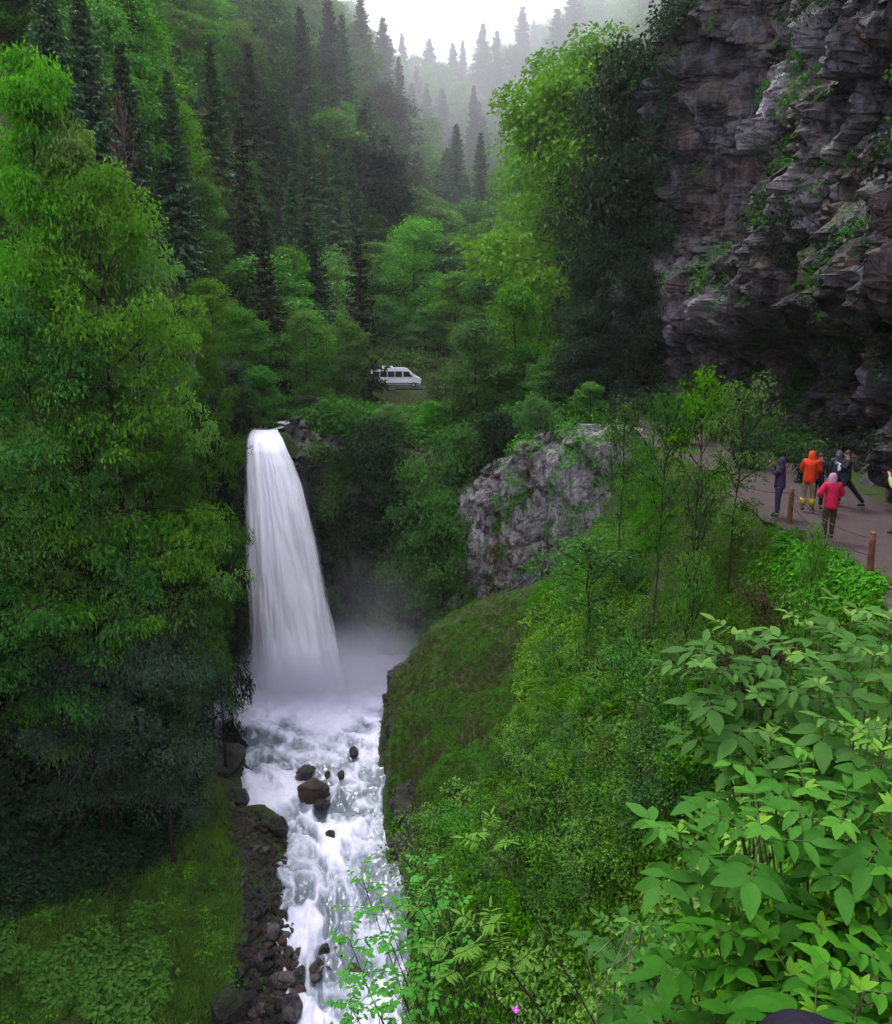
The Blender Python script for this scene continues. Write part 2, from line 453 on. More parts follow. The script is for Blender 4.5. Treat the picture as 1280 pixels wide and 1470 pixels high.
def poly_interp(u, pts):
    pts = np.asarray(pts, float)
    d = np.concatenate([[0], np.cumsum(np.linalg.norm(np.diff(pts[:, :2], axis=0), axis=1))])
    d /= d[-1]
    return [np.interp(u, d, pts[:, k]) for k in range(pts.shape[1])]

def smooth1(a, w):
    k = np.hanning(2 * w + 1); k /= k.sum()
    return np.convolve(np.pad(a, w, mode='edge'), k, mode='valid')

CLIFF = {}
def build_cliff(mat):
    s = np.arange(9, 92, .17); zz = np.concatenate([np.arange(15.8, 44, .15), np.arange(44, 66, .35)])
    px = np.zeros_like(s); py = np.zeros_like(s); nx = np.zeros_like(s); ny = np.zeros_like(s)
    base = path_left(np.minimum(s, 66)) + path_w(np.minimum(s, 66)) + .35
    base = smooth1(base, 12)
    c0 = 61.0; rad = 5.0
    for q, v in enumerate(s):
        if v < c0: px[q], py[q], nx[q], ny[q] = base[q], v, -1, 0
        else:
            th = min((v - c0) / rad, 1.25)
            ex = max(0, (v - c0) - 1.25 * rad)
            bx = base[np.searchsorted(s, c0)]
            px[q] = bx + rad * (1 - math.cos(th)) + ex * math.sin(th); py[q] = c0 + rad * math.sin(th) + ex * math.cos(th)
            nx[q], ny[q] = -math.cos(th), math.sin(th)
    S, Z = np.meshgrid(s, zz, indexing='ij')
    dz = np.interp(Z, [15.8, 17, 18.6, 20.6, 22.0, 22.8, 24, 27, 30, 36, 45, 66], [.3, .7, 1.5, 2.2, 1.7, .2, -.8, -.3, .5, .8, 2.2, 7.0])
    cave = np.interp(S, [9, 29, 33, 38, 50, 58, 95], [.05, .15, 1.0, 1.3, .9, .35, .2])
    low = np.clip((23.4 - Z) / 1.2, 0, 1)
    off = np.where(dz > 0, dz * (low * cave + (1 - low)), dz)
    rec = np.interp(S, [9, 40.5, 42, 52, 57, 95], [0, 0, 3.6, 3.6, -2.6, -3.0]) * np.clip((Z - np.where(S > 54, 20.5, 26.5)) / 2.5, 0, 1)
    # strata that dip towards the camera: long ledges stepping in and out
    led = np.interp((Z + .10 * (S - 30) + .8 * fbm(S / 9, Z / 9, 0, 40, 2)) % 4.6, [0, .5, 2.6, 3.6, 4.1, 4.6], [-.8, -1.0, -.2, .45, .35, -.8]) * .42
    led *= np.clip((Z - 22.5) / 1.5, 0, 1)
    off = off + rec + led
    P = np.stack([px[:, None] - nx[:, None] * off, py[:, None] - ny[:, None] * off, Z], -1)
    N = np.stack([np.broadcast_to(nx[:, None], S.shape), np.broadcast_to(ny[:, None], S.shape), np.zeros_like(S)], -1)
    amp = np.clip((Z - 15.8) / 2.0, .15, 1)
    o, V = rock_sheet('cliff_face', P, N, mat, amp=1.15, block=2.0, seed=3, strata=.0, asp=(.95, 1.35, .34, .42),
               label='tall dark overhanging cliff above the hikers and the gravel path', cat='cliff', extra=amp)
    CLIFF['V'] = V
    return o

def wall_from(name, pts, nz, mat, seed, amp, block, label, cat, bulge=0.0, step=.17, strata=0.0):
    """pts rows: x,y,zbottom,ztop ; normal to the left-hand side of the path direction pointing to the viewer"""
    L = np.sum(np.linalg.norm(np.diff(np.asarray(pts)[:, :2], axis=0), axis=1))
    u = np.linspace(0, 1, int(L / step)); x, y, z0, z1 = poly_interp(u, pts)
    w = max(2, int(.8 / step)); x, y = smooth1(x, w), smooth1(y, w)
    tx, ty = np.gradient(x), np.gradient(y); l = np.hypot(tx, ty); nx, ny = ty / l, -tx / l
    v = np.linspace(0, 1, nz)
    U, W = np.meshgrid(u, v, indexing='ij')
    Z = z0[:, None] * (1 - W) + z1[:, None] * W
    b = bulge * (1 - W) ** 1.3 - 1.2 * np.clip((W - .9) / .1, 0, 1)
    P = np.stack([x[:, None] + nx[:, None] * b, y[:, None] + ny[:, None] * b, Z], -1)
    N = np.stack([np.broadcast_to(nx[:, None], Z.shape), np.broadcast_to(ny[:, None], Z.shape), np.full(Z.shape, .15)], -1)
    CLIFF[name] = None
    o, V = rock_sheet(name, P, N, mat, amp=amp, block=block, seed=seed, strata=strata, asp=(1.0, 1.4, .42, .62), label=label, cat=cat)
    CLIFF[name] = V
    return o, V

def cs(px, py, X=14.0):
    d = ray(px, py); return CAM + d * (X / d[0])

def build_rocks():
    mcl = rock_material('cliff_rock', (.011, .010, .014), (.195, .180, .208), warm=.75, moss=.4, wet=.55, pale=.3,
        spots=[(cs(1005, 285), 2.3, (1.25, .86, .55)), (cs(1075, 262), 2.2, (1.15, .78, .62)), (cs(975, 345), 1.7, (1.05, 1.05, .85)), (cs(1120, 385), 1.7, (1.1, .76, .60)),
               (cs(1085, 60), 3.6, (1.25, 1.22, 1.36)), (cs(1055, 150, 13.8), 3.0, (1.25, 1.22, 1.36)), (cs(1130, 20), 2.6, (1.1, 1.08, 1.2)), (cs(930, 440), 4.2, (1.2, 1.16, 1.26)), (cs(1180, 170), 2.0, (1.0, .93, 1.08)),
               (cs(1000, 470), 3.0, (1.1, 1.05, 1.15)), (cs(1120, 300), 1.8, (1.1, 1.02, 1.16)), (cs(1225, 560, 15.2), 2.2, (.9, .95, 1.2)), (cs(990, 190, 17.4), 3.5, (.75, .75, .9)), (cs(1150, 215), 1.6, (1.1, .95, .95))])
    build_cliff(mcl)
    msp = rock_material('spur_rock', (.060, .053, .058), (.56, .52, .53), warm=.12, moss=.4, wet=.7, pale=.9, streak=1.2)
    wall_from('spur_face', [(.2, 53.6, 2, 13.4), (2.4, 50.6, 2, 14.4), (4.8, 48.4, 3, 16.2), (7.6, 46.6, 4, 17.5), (9.6, 45.0, 6, 17.6), (10.9, 42.8, 9, 17.3), (11.4, 41, 12, 17.1)], 95, msp, 21, .62, 2.3,
              'pale grey rock face below the far end of the path', 'rock face', bulge=1.2)
    mhd = rock_material('gorge_rock', (.014, .013, .017), (.11, .10, .12), warm=.35, moss=1.0, wet=.4, pale=.2)
    wall_from('gorge_wall', [(-24, 37, 2, 27), (-19.5, 42, -1.5, 24), (-17, 46.6, -1.5, 20.5), (-14.6, 49.6, -1.5, 17.9), (-12.6, 50.2, -1.5, 16.1), (-10.4, 50.2, -1.5, 16.1), (-9.2, 51.6, -1.5, 17.6), (-8.0, 53.4, -1.5, 17.0), (-3.5, 54.4, -1.5, 15.3), (.4, 53.4, -1, 14.5), (2.4, 51.5, 1, 14.8)], 110, mhd, 33, .85, 1.7,
              'dark wet rock wall behind and beside the waterfall', 'rock wall', bulge=1.0)
    # rock outcrops showing through the forest
    mout = rock_material('outcrop_rock', (.03, .026, .03), (.24, .21, .22), warm=.3, moss=.5, wet=.8, pale=1.0)
    for (px, py, Yd, s, lab) in [(482, 196, 150, 3.4, 'pale bare rock outcrop among the trees left of the valley centre'),
                               (455, 135, 170, 3.4, 'reddish grey rock outcrop high among the conifers'),
                               ]:
        p = at(px, py, Yd)
        o = link('rock_outcrop', boulder_mesh('rock_outcrop', int(px), s * .75, s * .7, s * 1.4, n=44, rough=.5), mout)
        o.location = p; o.rotation_euler = (.1, .1, px * .1)
        tag(o, lab, 'rock outcrop', 'rock outcrops in the forest')

# ------------------------------------------------------------------ water
WS = [(-40,-29,-22,-2.7),(-12,-22,-15,-2.6),(0,-15.5,-11,-2.5),(4,-13,-7.8,-2.4),(10,-9.4,-4.6,-2.2),(16,-6,-.3,-1.95),(22,-5.6,-1.0,-1.25),(29,-7.2,-1.4,-.62),(37,-11.4,-2.6,-.15),(42,-14.8,-3.2,.08),(46,-16.2,-2.8,.15),(50.6,-15.6,-2.0,.2),(52.6,-9.6,-2.6,.2)]
def water_z(y): return np.interp(y, [w[0] for w in WS], [w[3] for w in WS])

def build_river():
    wy = np.array([w[0] for w in WS], float)
    ys = np.concatenate([np.arange(-40, 14, .4), np.arange(14, 52.6, .11)])
    us = np.linspace(0, 1, 120)
    xl = np.interp(ys, wy, [w[1] for w in WS]) - .5; xr = np.interp(ys, wy, [w[2] for w in WS]) + .5
    Y, U = np.meshgrid(ys, us, indexing='ij')
    X = xl[:, None] * (1 - U) + xr[:, None] * U
    lev = water_z(Y)
    # coordinates running with the stream
    a = (U - .5) * 7.5; b = Y
    wx = a + .5 * fbm(a / 1.2, b / 1.6, 0, 51, 3); wy_ = b + .5 * fbm(a / 1.2, b / 1.6, 5, 52, 3)
    billow = 1 - np.abs(fbm(wx / 1.15, wy_ / 1.9, 0, 53, 4, .55)) * 1.5
    big = fbm(wx / 2.4, wy_ / 3.2, 0, 57, 2)
    turb = np.interp(Y, [-40, 20, 30, 39, 44, 50], [.22, .22, .20, .17, .09, .07])
    d = np.hypot((X + 9.6) / 5.0, (Y - 46.3) / 3.6)
    boil = np.exp(-d ** 2)
    hgt = billow * turb + big * .22 + .9 * boil + .12 * fbm(X / .5, Y / .6, 0, 59, 3)
    calm = np.exp(-(((X + 11.5) / 3.2) ** 2 + ((Y - 40.6) / 1.2) ** 2))   # darker trough below the pool
    V = np.stack([X, Y, lev + hgt - .1], -1)
    foam = .52 * billow + .42 * big + .95 * boil - .75 * calm
    foam = foam + np.interp(Y, [16, 23, 28, 36, 41, 44.5, 50], [.06, .14, .24, .30, .24, .7, .7])
    foam = foam - .25 * np.exp(-((X + 2.9) / .9) ** 2) * ((Y > 27) & (Y < 37))
    t = NT('white_water', .28, .5)
    w = t.coord('World', (1, .62, 1))
    n = t.noise(w, 2.1, 5, .6, dist=.9); n2 = t.noise(w, 7.5, 4, .6, dist=.5)
    f = t.math('ADD', t.attr('foam'), t.math('ADD', t.math('MULTIPLY', t.math('SUBTRACT', n, .5), .9), t.math('MULTIPLY', t.math('SUBTRACT', n2, .5), .35)))
    c = t.ramp(f, [(.0, (.15, .18, .205)), (.17, (.24, .28, .31)), (.36, (.36, .40, .46)), (.62, (.60, .61, .71)), (.95, (.76, .76, .86))])
    t.base(c); t.L.new(t.rng(f, .1, .6, .15, .75), t.b.inputs['Roughness'])
    t.b.inputs['Subsurface Weight'].default_value = .0
    t.bump(t.math('ADD', n, t.math('MULTIPLY', n2, .3)), .22, .10)
    me = mesh_np('river_water', V.reshape(-1, 3), grid_quads(len(ys), len(us)), {'foam': foam.reshape(-1)})
    o = link('river_water', me, t.m); tag(o, kind='structure')
    return o

FALL = [(616,364,399,50.9),(621,361,402,50.2),(630,358,408,49.5),(645,357,414,49.0),(665,356.5,424,48.7),(700,357,437,48.4),(750,359,449,48.0),(800,361,461,47.7),(850,364,470,47.4),(900,367,479,47.2),(940,369,487,47.0),(975,368,500,46.8),(1005,360,520,46.5)]
def build_fall():
    rows = np.array(FALL, float)
    tt = np.linspace(0, 1, 190) ** 1.15
    py = 616 + (1005 - 616) * tt
    L = np.interp(py, rows[:, 0], rows[:, 1]); Rr = np.interp(py, rows[:, 0], rows[:, 2]); YY = np.interp(py, rows[:, 0], rows[:, 3])
    L, Rr, YY = smooth1(L, 4), smooth1(Rr, 4), smooth1(YY, 4)
    A = np.array([at(l, p, y) for l, p, y in zip(L, py, YY)]); B = np.array([at(r, p, y) for r, p, y in zip(Rr, py, YY)])
    mats = []
    def mat(name, alpha_edge, lo, hi, seed):
        t = NT(name, .55, .25)
        cu = t.n('ShaderNodeCombineXYZ')
        t.L.new(t.math('MULTIPLY', t.attr('su'), 1.0), cu.inputs[0]); t.L.new(t.math('MULTIPLY', t.attr('sv'), 1.0), cu.inputs[1]); cu.inputs[2].default_value = seed
        mp = t.n('ShaderNodeMapping'); t.L.new(cu.outputs[0], mp.inputs[0]); mp.inputs['Scale'].default_value = (2.0, .18, 1)
        n = t.noise(mp.outputs[0], 1.0, 4, .5)
        mp2 = t.n('ShaderNodeMapping'); t.L.new(cu.outputs[0], mp2.inputs[0]); mp2.inputs['Scale'].default_value = (8.0, .35, 1)
        n2 = t.noise(mp2.outputs[0], 1.0, 3, .5)
        k = t.math('ADD', t.math('MULTIPLY', n, .8), t.math('MULTIPLY', n2, .2))
        c = t.ramp(k, [(.30, lo), (.46, [(a + b) / 2 for a, b in zip(lo, hi)]), (.62, hi)])
        t.base(c)
        t.bump(k, .1, .2)
        if alpha_edge:
            e = t.math('ADD', t.attr('edge'), t.math('MULTIPLY', t.math('SUBTRACT', k, .5), 1.7))
            a = t.rng(e, .08, .95, 0, 1)
            t.L.new(a, t.b.inputs['Alpha'])
        # water lets light through: add translucency
        tr = t.n('ShaderNodeBsdfTranslucent'); t.L.new(c, tr.inputs[0])
        ms = t.n('ShaderNodeMixShader'); ms.inputs[0].default_value = .3
        if not alpha_edge:
            t.L.new(t.b.outputs[0], ms.inputs[1]); t.L.new(tr.outputs[0], ms.inputs[2]); t.L.new(ms.outputs[0], t.out.inputs[0])
        return t.m
    m0 = mat('falling_water', False, (.74, .75, .84), (.93, .93, .97), 1.0)
    m1 = mat('falling_water_veil', True, (.82, .82, .90), (.95, .95, .98), 7.0)
    Vs = []; Qs = []; su = []; sv = []; ed = []; mi = []; base = 0
    nu = 150
    for layer, (wid, out, amp, sd, mid) in enumerate([(.93, .0, .16, 61, 0), (1.0, .22, .22, 62, 1), (1.07, .42, .30, 63, 1)]):
        u = np.linspace(0, 1, nu)
        U, T = np.meshgrid(u, tt, indexing='ij')
        Tm = np.broadcast_to(tt[None], U.shape)
        c = (A + B) / 2; h = (B - A) / 2
        x = (U - .5) * 2
        flare = wid + (layer * .05) * Tm
        ang = x * PI / 2 * .98
        P = c[None] + h[None] * (np.sin(ang) * flare)[..., None]
        depth = np.linalg.norm(h, axis=1)[None] * .55 * np.cos(ang) + out
        P[..., 1] -= depth
        vs = fbm(x * 3.6 + layer * 9, Tm * 2.2, 0, sd, 4) * .55 + fbm(x * 11, Tm * 1.6, 0, sd + 3, 2) * .07
        P[..., 1] -= vs * amp * 1.3 * np.clip(Tm * 8, .12, 1)
        P[..., 0] += amp * .45 * fbm(x * 4, Tm * 7, 3, sd + 5, 3) * (np.abs(x) ** 2) * np.clip(Tm * 5, 0, 1)
        Vs.append(P.reshape(-1, 3)); Qs.append(grid_quads(nu, len(tt)) + base); base += nu * len(tt)
        wm = np.linalg.norm(B - A, axis=1).mean()
        su.append((x * wm / 2).reshape(-1) + layer * 20); sv.append((Tm * 16).reshape(-1))
        e = 1 - np.abs(x)
        e = e * 2.6 if layer == 1 else e * 1.5 - .10
        e = np.minimum(e, 1.2) - .55 * np.clip((Tm - .88) / .12, 0, 1)
        ed.append(e.reshape(-1)); mi.append(np.full(len(Qs[-1]), mid))
    me = mesh_np('waterfall', np.concatenate(Vs), np.concatenate(Qs), {'su': np.concatenate(su), 'sv': np.concatenate(sv), 'edge': np.concatenate(ed)}, mats=np.concatenate(mi))
    me.materials.append(m0); me.materials.append(m1)
    o = link('waterfall', me); tag(o, kind='structure')
    # stream above the lip
    ys = np.arange(50.75, 60, .25); us = np.linspace(0, 1, 24)
    Y, U = np.meshgrid(ys, us, indexing='ij')
    X = -12.95 + U * 1.9 + (Y - 50.9) * .10
    Z = float(at(380, 616, 50.9)[2]) - .02 + .07 * fbm(X, Y / 2, 0, 64, 3) + .0 * X
    me = mesh_np('stream_water', np.stack([X, Y, Z], -1).reshape(-1, 3), grid_quads(len(ys), len(us)), {'su': (X).reshape(-1), 'sv': Y.reshape(-1)})
    o2 = link('stream_water', me, m0); tag(o2, kind='structure')

def mist(name, c, size, dens, falloff=2.0, noise=.5, color=(.93, .93, 1.0), nscale=1.6, aniso=.2):
    """soft spray: a closed ellipsoid volume thinning to nothing at its skin"""
    u = np.linspace(0, 2 * PI, 32, endpoint=False); v = np.linspace(.001, PI - .001, 17)
    U, W = np.meshgrid(u, v, indexing='ij')
    P = np.stack([np.cos(U) * np.sin(W), np.sin(U) * np.sin(W), np.cos(W)], -1)
    me = mesh_np(name, P.reshape(-1, 3), grid_quads(32, 17, True)[:, ::-1])
    m = bpy.data.materials.new(name); m.use_nodes = True; nt = m.node_tree; N = nt.nodes; L = nt.links
    for x in list(N): N.remove(x)
    out = N.new('ShaderNodeOutputMaterial'); pv = N.new('ShaderNodeVolumePrincipled')
    L.new(pv.outputs[0], out.inputs['Volume'])
    pv.inputs['Color'].default_value = (*color, 1); pv.inputs['Anisotropy'].default_value = aniso
    tc = N.new('ShaderNodeTexCoord'); ln = N.new('ShaderNodeVectorMath'); ln.operation = 'LENGTH'; L.new(tc.outputs['Object'], ln.inputs[0])
    mr = N.new('ShaderNodeMapRange'); mr.interpolation_type = 'SMOOTHSTEP'; L.new(ln.outputs['Value'], mr.inputs[0]); mr.inputs[1].default_value = .98; mr.inputs[2].default_value = 0.0; mr.inputs[3].default_value = 0; mr.inputs[4].default_value = 1
    pw = N.new('ShaderNodeMath'); pw.operation = 'POWER'; L.new(mr.outputs[0], pw.inputs[0]); pw.inputs[1].default_value = falloff
    nz = N.new('ShaderNodeTexNoise'); L.new(tc.outputs['Object'], nz.inputs[0]); nz.inputs['Scale'].default_value = nscale; nz.inputs['Detail'].default_value = 2
    m2 = N.new('ShaderNodeMapRange'); L.new(nz.outputs[0], m2.inputs[0]); m2.inputs[1].default_value = .3; m2.inputs[2].default_value = .7; m2.inputs[3].default_value = 1 - noise; m2.inputs[4].default_value = 1 + noise
    q = N.new('ShaderNodeMath'); q.operation = 'MULTIPLY'; L.new(pw.outputs[0], q.inputs[0]); L.new(m2.outputs[0], q.inputs[1])
    q2 = N.new('ShaderNodeMath'); q2.operation = 'MULTIPLY'; L.new(q.outputs[0], q2.inputs[0]); q2.inputs[1].default_value = dens
    L.new(q2.outputs[0], pv.inputs['Density'])
    o = link(name, me, m); o.location = c; o.scale = size
    return tag(o, kind='stuff')

# ------------------------------------------------------------------ path and road
def build_paths():
    ys = np.arange(-7, 71, .22); us = np.linspace(0, 1, 26)
    Y, U = np.meshgrid(ys, us, indexing='ij')
    X = path_left(Y) - .05 + U * (path_w(Y) + .25) + .12 * fbm(Y / 1.2, U * 0, 0, 77, 3) * (1 - 2 * U)
    Z = hs(X, Y)
    Zc = path_z(Y)
    Z = Zc * .85 + Z * .15 + .05 + .035 * fbm(X / 1.3, Y / 1.3, 0, 71, 3) + .012 * fbm(X * 4, Y * 4, 0, 72, 2) - .10 * (np.abs(U - .5) * 2) ** 8
    t = NT('path_gravel', .95, .1)
    w = t.coord('World'); n = t.noise(w, 1.1, 5, .6); n2 = t.noise(w, 26, 4, .7); v = t.voro(w, 22, out='Color')
    sep = t.n('ShaderNodeSeparateColor'); t.L.new(v, sep.inputs[0])
    c = t.mix(n, (.045, .032, .032), (.100, .074, .072)); c = t.mix(t.math('MULTIPLY', sep.outputs[0], .45), c, (.14, .115, .11))
    c = t.mix(t.rng(n2, .35, .6, .5, 0), c, (.03, .022, .02)); t.base(c)
    t.bump(t.math('ADD', n2, n), .7, .03)
    o = link('path', mesh_np('path', np.stack([X, Y, Z], -1).reshape(-1, 3), grid_quads(len(ys), len(us))), t.m); tag(o, kind='structure')
    xs = np.arange(-24, 11, .8); yy = np.arange(105.6, 113.5, .8)
    X, Y = np.meshgrid(xs, yy, indexing='ij'); Z = np.full(X.shape, 16.78)
    Z = Z + np.clip(hs(X, Y) - 16.7, 0, 3)
    t = NT('road_asphalt', .9, .2); w = t.coord('World'); n = t.noise(w, 2, 4); t.base(t.mix(n, (.045, .045, .048), (.075, .073, .073)))
    o = link('road', mesh_np('road', np.stack([X, Y, Z], -1).reshape(-1, 3), grid_quads(len(xs), len(yy))), t.m); tag(o, kind='structure')

# ------------------------------------------------------------------ camera, sky, haze
def build_camera():
    cd = bpy.data.cameras.new('camera'); c = bpy.data.objects.new('camera', cd); COL.objects.link(c)
    cd.sensor_fit = 'HORIZONTAL'; cd.sensor_width = 36; cd.lens = 36 * F / 1280
    cd.clip_start = .05; cd.clip_end = 5000
    c.location = CAM; c.rotation_euler = (PI / 2 - PITCH, 0, 0)
    SC.camera = c

def build_light():
    w = bpy.data.worlds.new('World'); SC.world = w; w.use_nodes = True
    N = w.node_tree.nodes; L = w.node_tree.links; bg = N['Background']
    EL, RO = R(58), R(-30)
    sky = N.new('ShaderNodeTexSky'); sky.sky_type = 'NISHITA'; sky.sun_disc = False
    sky.sun_elevation = EL; sky.sun_rotation = RO; sky.air_density = 1.0; sky.dust_density = 3.0; sky.ozone_density = 1.0
    # overcast: an even cloud layer over most of the sky colour, unevenly bright
    tc = N.new('ShaderNodeTexCoord'); nz = N.new('ShaderNodeTexNoise'); L.new(tc.outputs['Generated'], nz.inputs[0]); nz.inputs['Scale'].default_value = 2.2; nz.inputs['Detail'].default_value = 4
    rp = N.new('ShaderNodeValToRGB'); L.new(nz.outputs[0], rp.inputs[0])
    rp.color_ramp.elements[0].position = .3; rp.color_ramp.elements[0].color = (8.6, 8.4, 10.2, 1)
    rp.color_ramp.elements[1].position = .7; rp.color_ramp.elements[1].color = (11.0, 10.8, 12.6, 1)
    mx = N.new('ShaderNodeMix'); mx.data_type = 'RGBA'; mx.inputs[0].default_value = .8
    L.new(sky.outputs[0], mx.inputs[6]); L.new(rp.outputs[0], mx.inputs[7]); L.new(mx.outputs[2], bg.inputs[0])
    bg.inputs[1].default_value = .15
    ld = bpy.data.lights.new('sun', 'SUN'); ld.energy = 1.5; ld.angle = R(16); ld.color = (1.0, .97, .92)
    o = bpy.data.objects.new('sun', ld); COL.objects.link(o)
    # sun_rotation 0 = +Y, clockwise seen from above
    d = Vector((math.sin(RO) * math.cos(EL), math.cos(RO) * math.cos(EL), math.sin(EL)))
    o.rotation_euler = d.to_track_quat('Z', 'Y').to_euler()
    o.location = (0, 0, 120)

def build_haze(dens=.00018):
    b = MB(); b.box((0, 380, 180), (3200, 1900, 420)); 
    me = b.mesh('haze', smooth=False)
    m = bpy.data.materials.new('haze_air'); m.use_nodes = True; N = m.node_tree.nodes; L = m.node_tree.links
    N.remove(N['Principled BSDF']); pv = N.new('ShaderNodeVolumePrincipled'); L.new(pv.outputs[0], N['Material Output'].inputs['Volume'])
    pv.inputs['Color'].default_value = (.97, .97, 1.0, 1); pv.inputs['Density'].default_value = dens; pv.inputs['Anisotropy'].default_value = .1
    o = link('haze', me, m); tag(o, kind='stuff')

def settings():
    SC.view_settings.view_transform = 'Standard'; SC.view_settings.look = 'None'; SC.view_settings.exposure = EXPOSURE; SC.view_settings.gamma = 1
    c = SC.cycles
    c.max_bounces = 6; c.diffuse_bounces = 3; c.glossy_bounces = 2; c.transmission_bounces = 3; c.volume_bounces = 2; c.transparent_max_bounces = 8
    c.volume_step_rate = 1.0; c.volume_max_steps = 128
    c.use_denoising = True; c.use_adaptive_sampling = True; c.adaptive_threshold = .02
    c.caustics_reflective = False; c.caustics_refractive = False
    c.sample_clamp_indirect = 6; c.use_light_tree = False
# ------------------------------------------------------------------ foliage materials
def leaf_mat(name, a, b, young=None, rough=.6, trans=.3, spec=.12, hue=.02, val=.35, veins=False):
    """a,b: darker and lighter leaf of the same plant; per-leaf and per-plant variation only"""
    t = NT(name, rough, spec)
    v = t.attr('var')
    stops = [(0.0, a), (.75, b)]
    if young: stops.append((.97, young))
    c = t.ramp(v, stops)
    oi = t.n('ShaderNodeObjectInfo')
    hs_ = t.n('ShaderNodeHueSaturation'); t.L.new(c, hs_.inputs['Color'])
    t.L.new(t.rng(oi.outputs['Random'], 0, 1, .5 - hue, .5 + hue), hs_.inputs['Hue'])
    r2 = t.math('FRACT', t.math('MULTIPLY', oi.outputs['Random'], 7.31))
    t.L.new(t.rng(r2, 0, 1, 1 - val, 1 + val), hs_.inputs['Value'])
    r3 = t.math('FRACT', t.math('MULTIPLY', oi.outputs['Random'], 3.77))
    t.L.new(t.rng(r3, 0, 1, .85, 1.08), hs_.inputs['Saturation'])
    c = hs_.outputs[0]
    if veins:
        w = t.coord('World'); nv = t.noise(w, 38, 3, .6); nb = t.noise(w, 9, 2, .5)
        c = t.mix(t.rng(nv, .3, .7, 0, .45), c, t.mix(1.0, c, (.62, .72, .6), 'MULTIPLY'))
        c = t.mix(t.rng(nb, .62, .78, 0, .5), c, t.mix(1.0, c, (1.7, 1.25, .8), 'MULTIPLY'))
        t.bump(nv, .5, .004)
    t.base(c)
    tr = t.n('ShaderNodeBsdfTranslucent')
    t.L.new(t.mix(1.0, c, (1.25, 1.3, .6), 'MULTIPLY'), tr.inputs[0])
    ms = t.n('ShaderNodeMixShader'); ms.inputs[0].default_value = trans
    t.L.new(t.b.outputs[0], ms.inputs[1]); t.L.new(tr.outputs[0], ms.inputs[2]); t.L.new(ms.outputs[0], t.out.inputs[0])
    return t.m

def bark_mat(name, a, b):
    t = NT(name, .9, .15); w = t.coord('Object', (6, 6, 1.2)); n = t.noise(w, 2.5, 5, .7); t.base(t.mix(n, a, b)); t.bump(n, .8, .03); return t.m

def leaves(c, d, n, L, W, fold=.18, droop=.15):
    """rhombic leaves: c base point, d direction, n normal, L length, W width -> V(4N,3), Q(N,4)"""
    d = d / (np.linalg.norm(d, axis=1, keepdims=True) + 1e-9)
    s = np.cross(d, n); s /= (np.linalg.norm(s, axis=1, keepdims=True) + 1e-9)
    n = np.cross(s, d)
    L = np.broadcast_to(np.asarray(L, float), (len(c),))[:, None]; W = np.broadcast_to(np.asarray(W, float), (len(c),))[:, None]
    m = c + d * L * .45 + n * W * fold
    V = np.stack([c, m - s * W * .5, c + d * L - n * L * droop, m + s * W * .5], 1)
    return V.reshape(-1, 3), np.arange(len(c) * 4).reshape(-1, 4)

def rdir(rs, n):
    v = rs.normal(size=(n, 3)); return v / np.linalg.norm(v, axis=1, keepdims=True)

def curve(p0, d0, L, n, lift, rs, wob=.06):
    pts = [np.array(p0, float)]; d = np.array(d0, float); d /= np.linalg.norm(d)
    for i in range(n):
        d = d + np.array([0, 0, lift]) / n + rs.normal(size=3) * wob
        d /= np.linalg.norm(d)
        pts.append(pts[-1] + d * L / n)
    return np.array(pts)

def pads(rs, centers, rad, n, leaf, flat=.22, droop=.35, ratio=.55, up=1.0, hang=.1):
    """leaf sprays: a flattened drooping disc of leaves about each centre"""
    m = len(centers); rad = np.broadcast_to(rad, (m,))
    C = np.repeat(centers, n, 0); Rr = np.repeat(rad, n)
    a = rs.rand(m * n) * 2 * PI; q = np.sqrt(rs.rand(m * n)) 
    off = np.stack([np.cos(a) * q * Rr, np.sin(a) * q * Rr, rs.normal(size=m * n) * flat * Rr - droop * Rr * q * q], 1)
    d = np.stack([np.cos(a), np.sin(a), -hang - .5 * rs.rand(m * n)], 1) + rs.normal(size=(m * n, 3)) * .45
    nn = np.array([0, 0, up]) + rs.normal(size=(m * n, 3)) * .42 + off / (Rr[:, None] + 1e-6) * .35
    L = leaf * (.7 + .6 * rs.rand(m * n))
    V, Q = leaves(C + off, d, nn, L, L * ratio)
    pv = np.repeat(rs.rand(m), n)
    var = np.clip(.55 * pv + .45 * rs.rand(m * n), 0, 1)
    return V, Q, np.repeat(var, 4)

def prof_round(t): return np.sin(np.clip(t, 0, 1) * PI * .93 + .12) ** .75
def prof_cone(t): return (1 - t) ** .8 * .9 + .12
def prof_tall(t): return np.clip(np.interp(t, [0, .15, .45, .75, 1], [.55, .95, 1.0, .72, .18]), 0, 1)

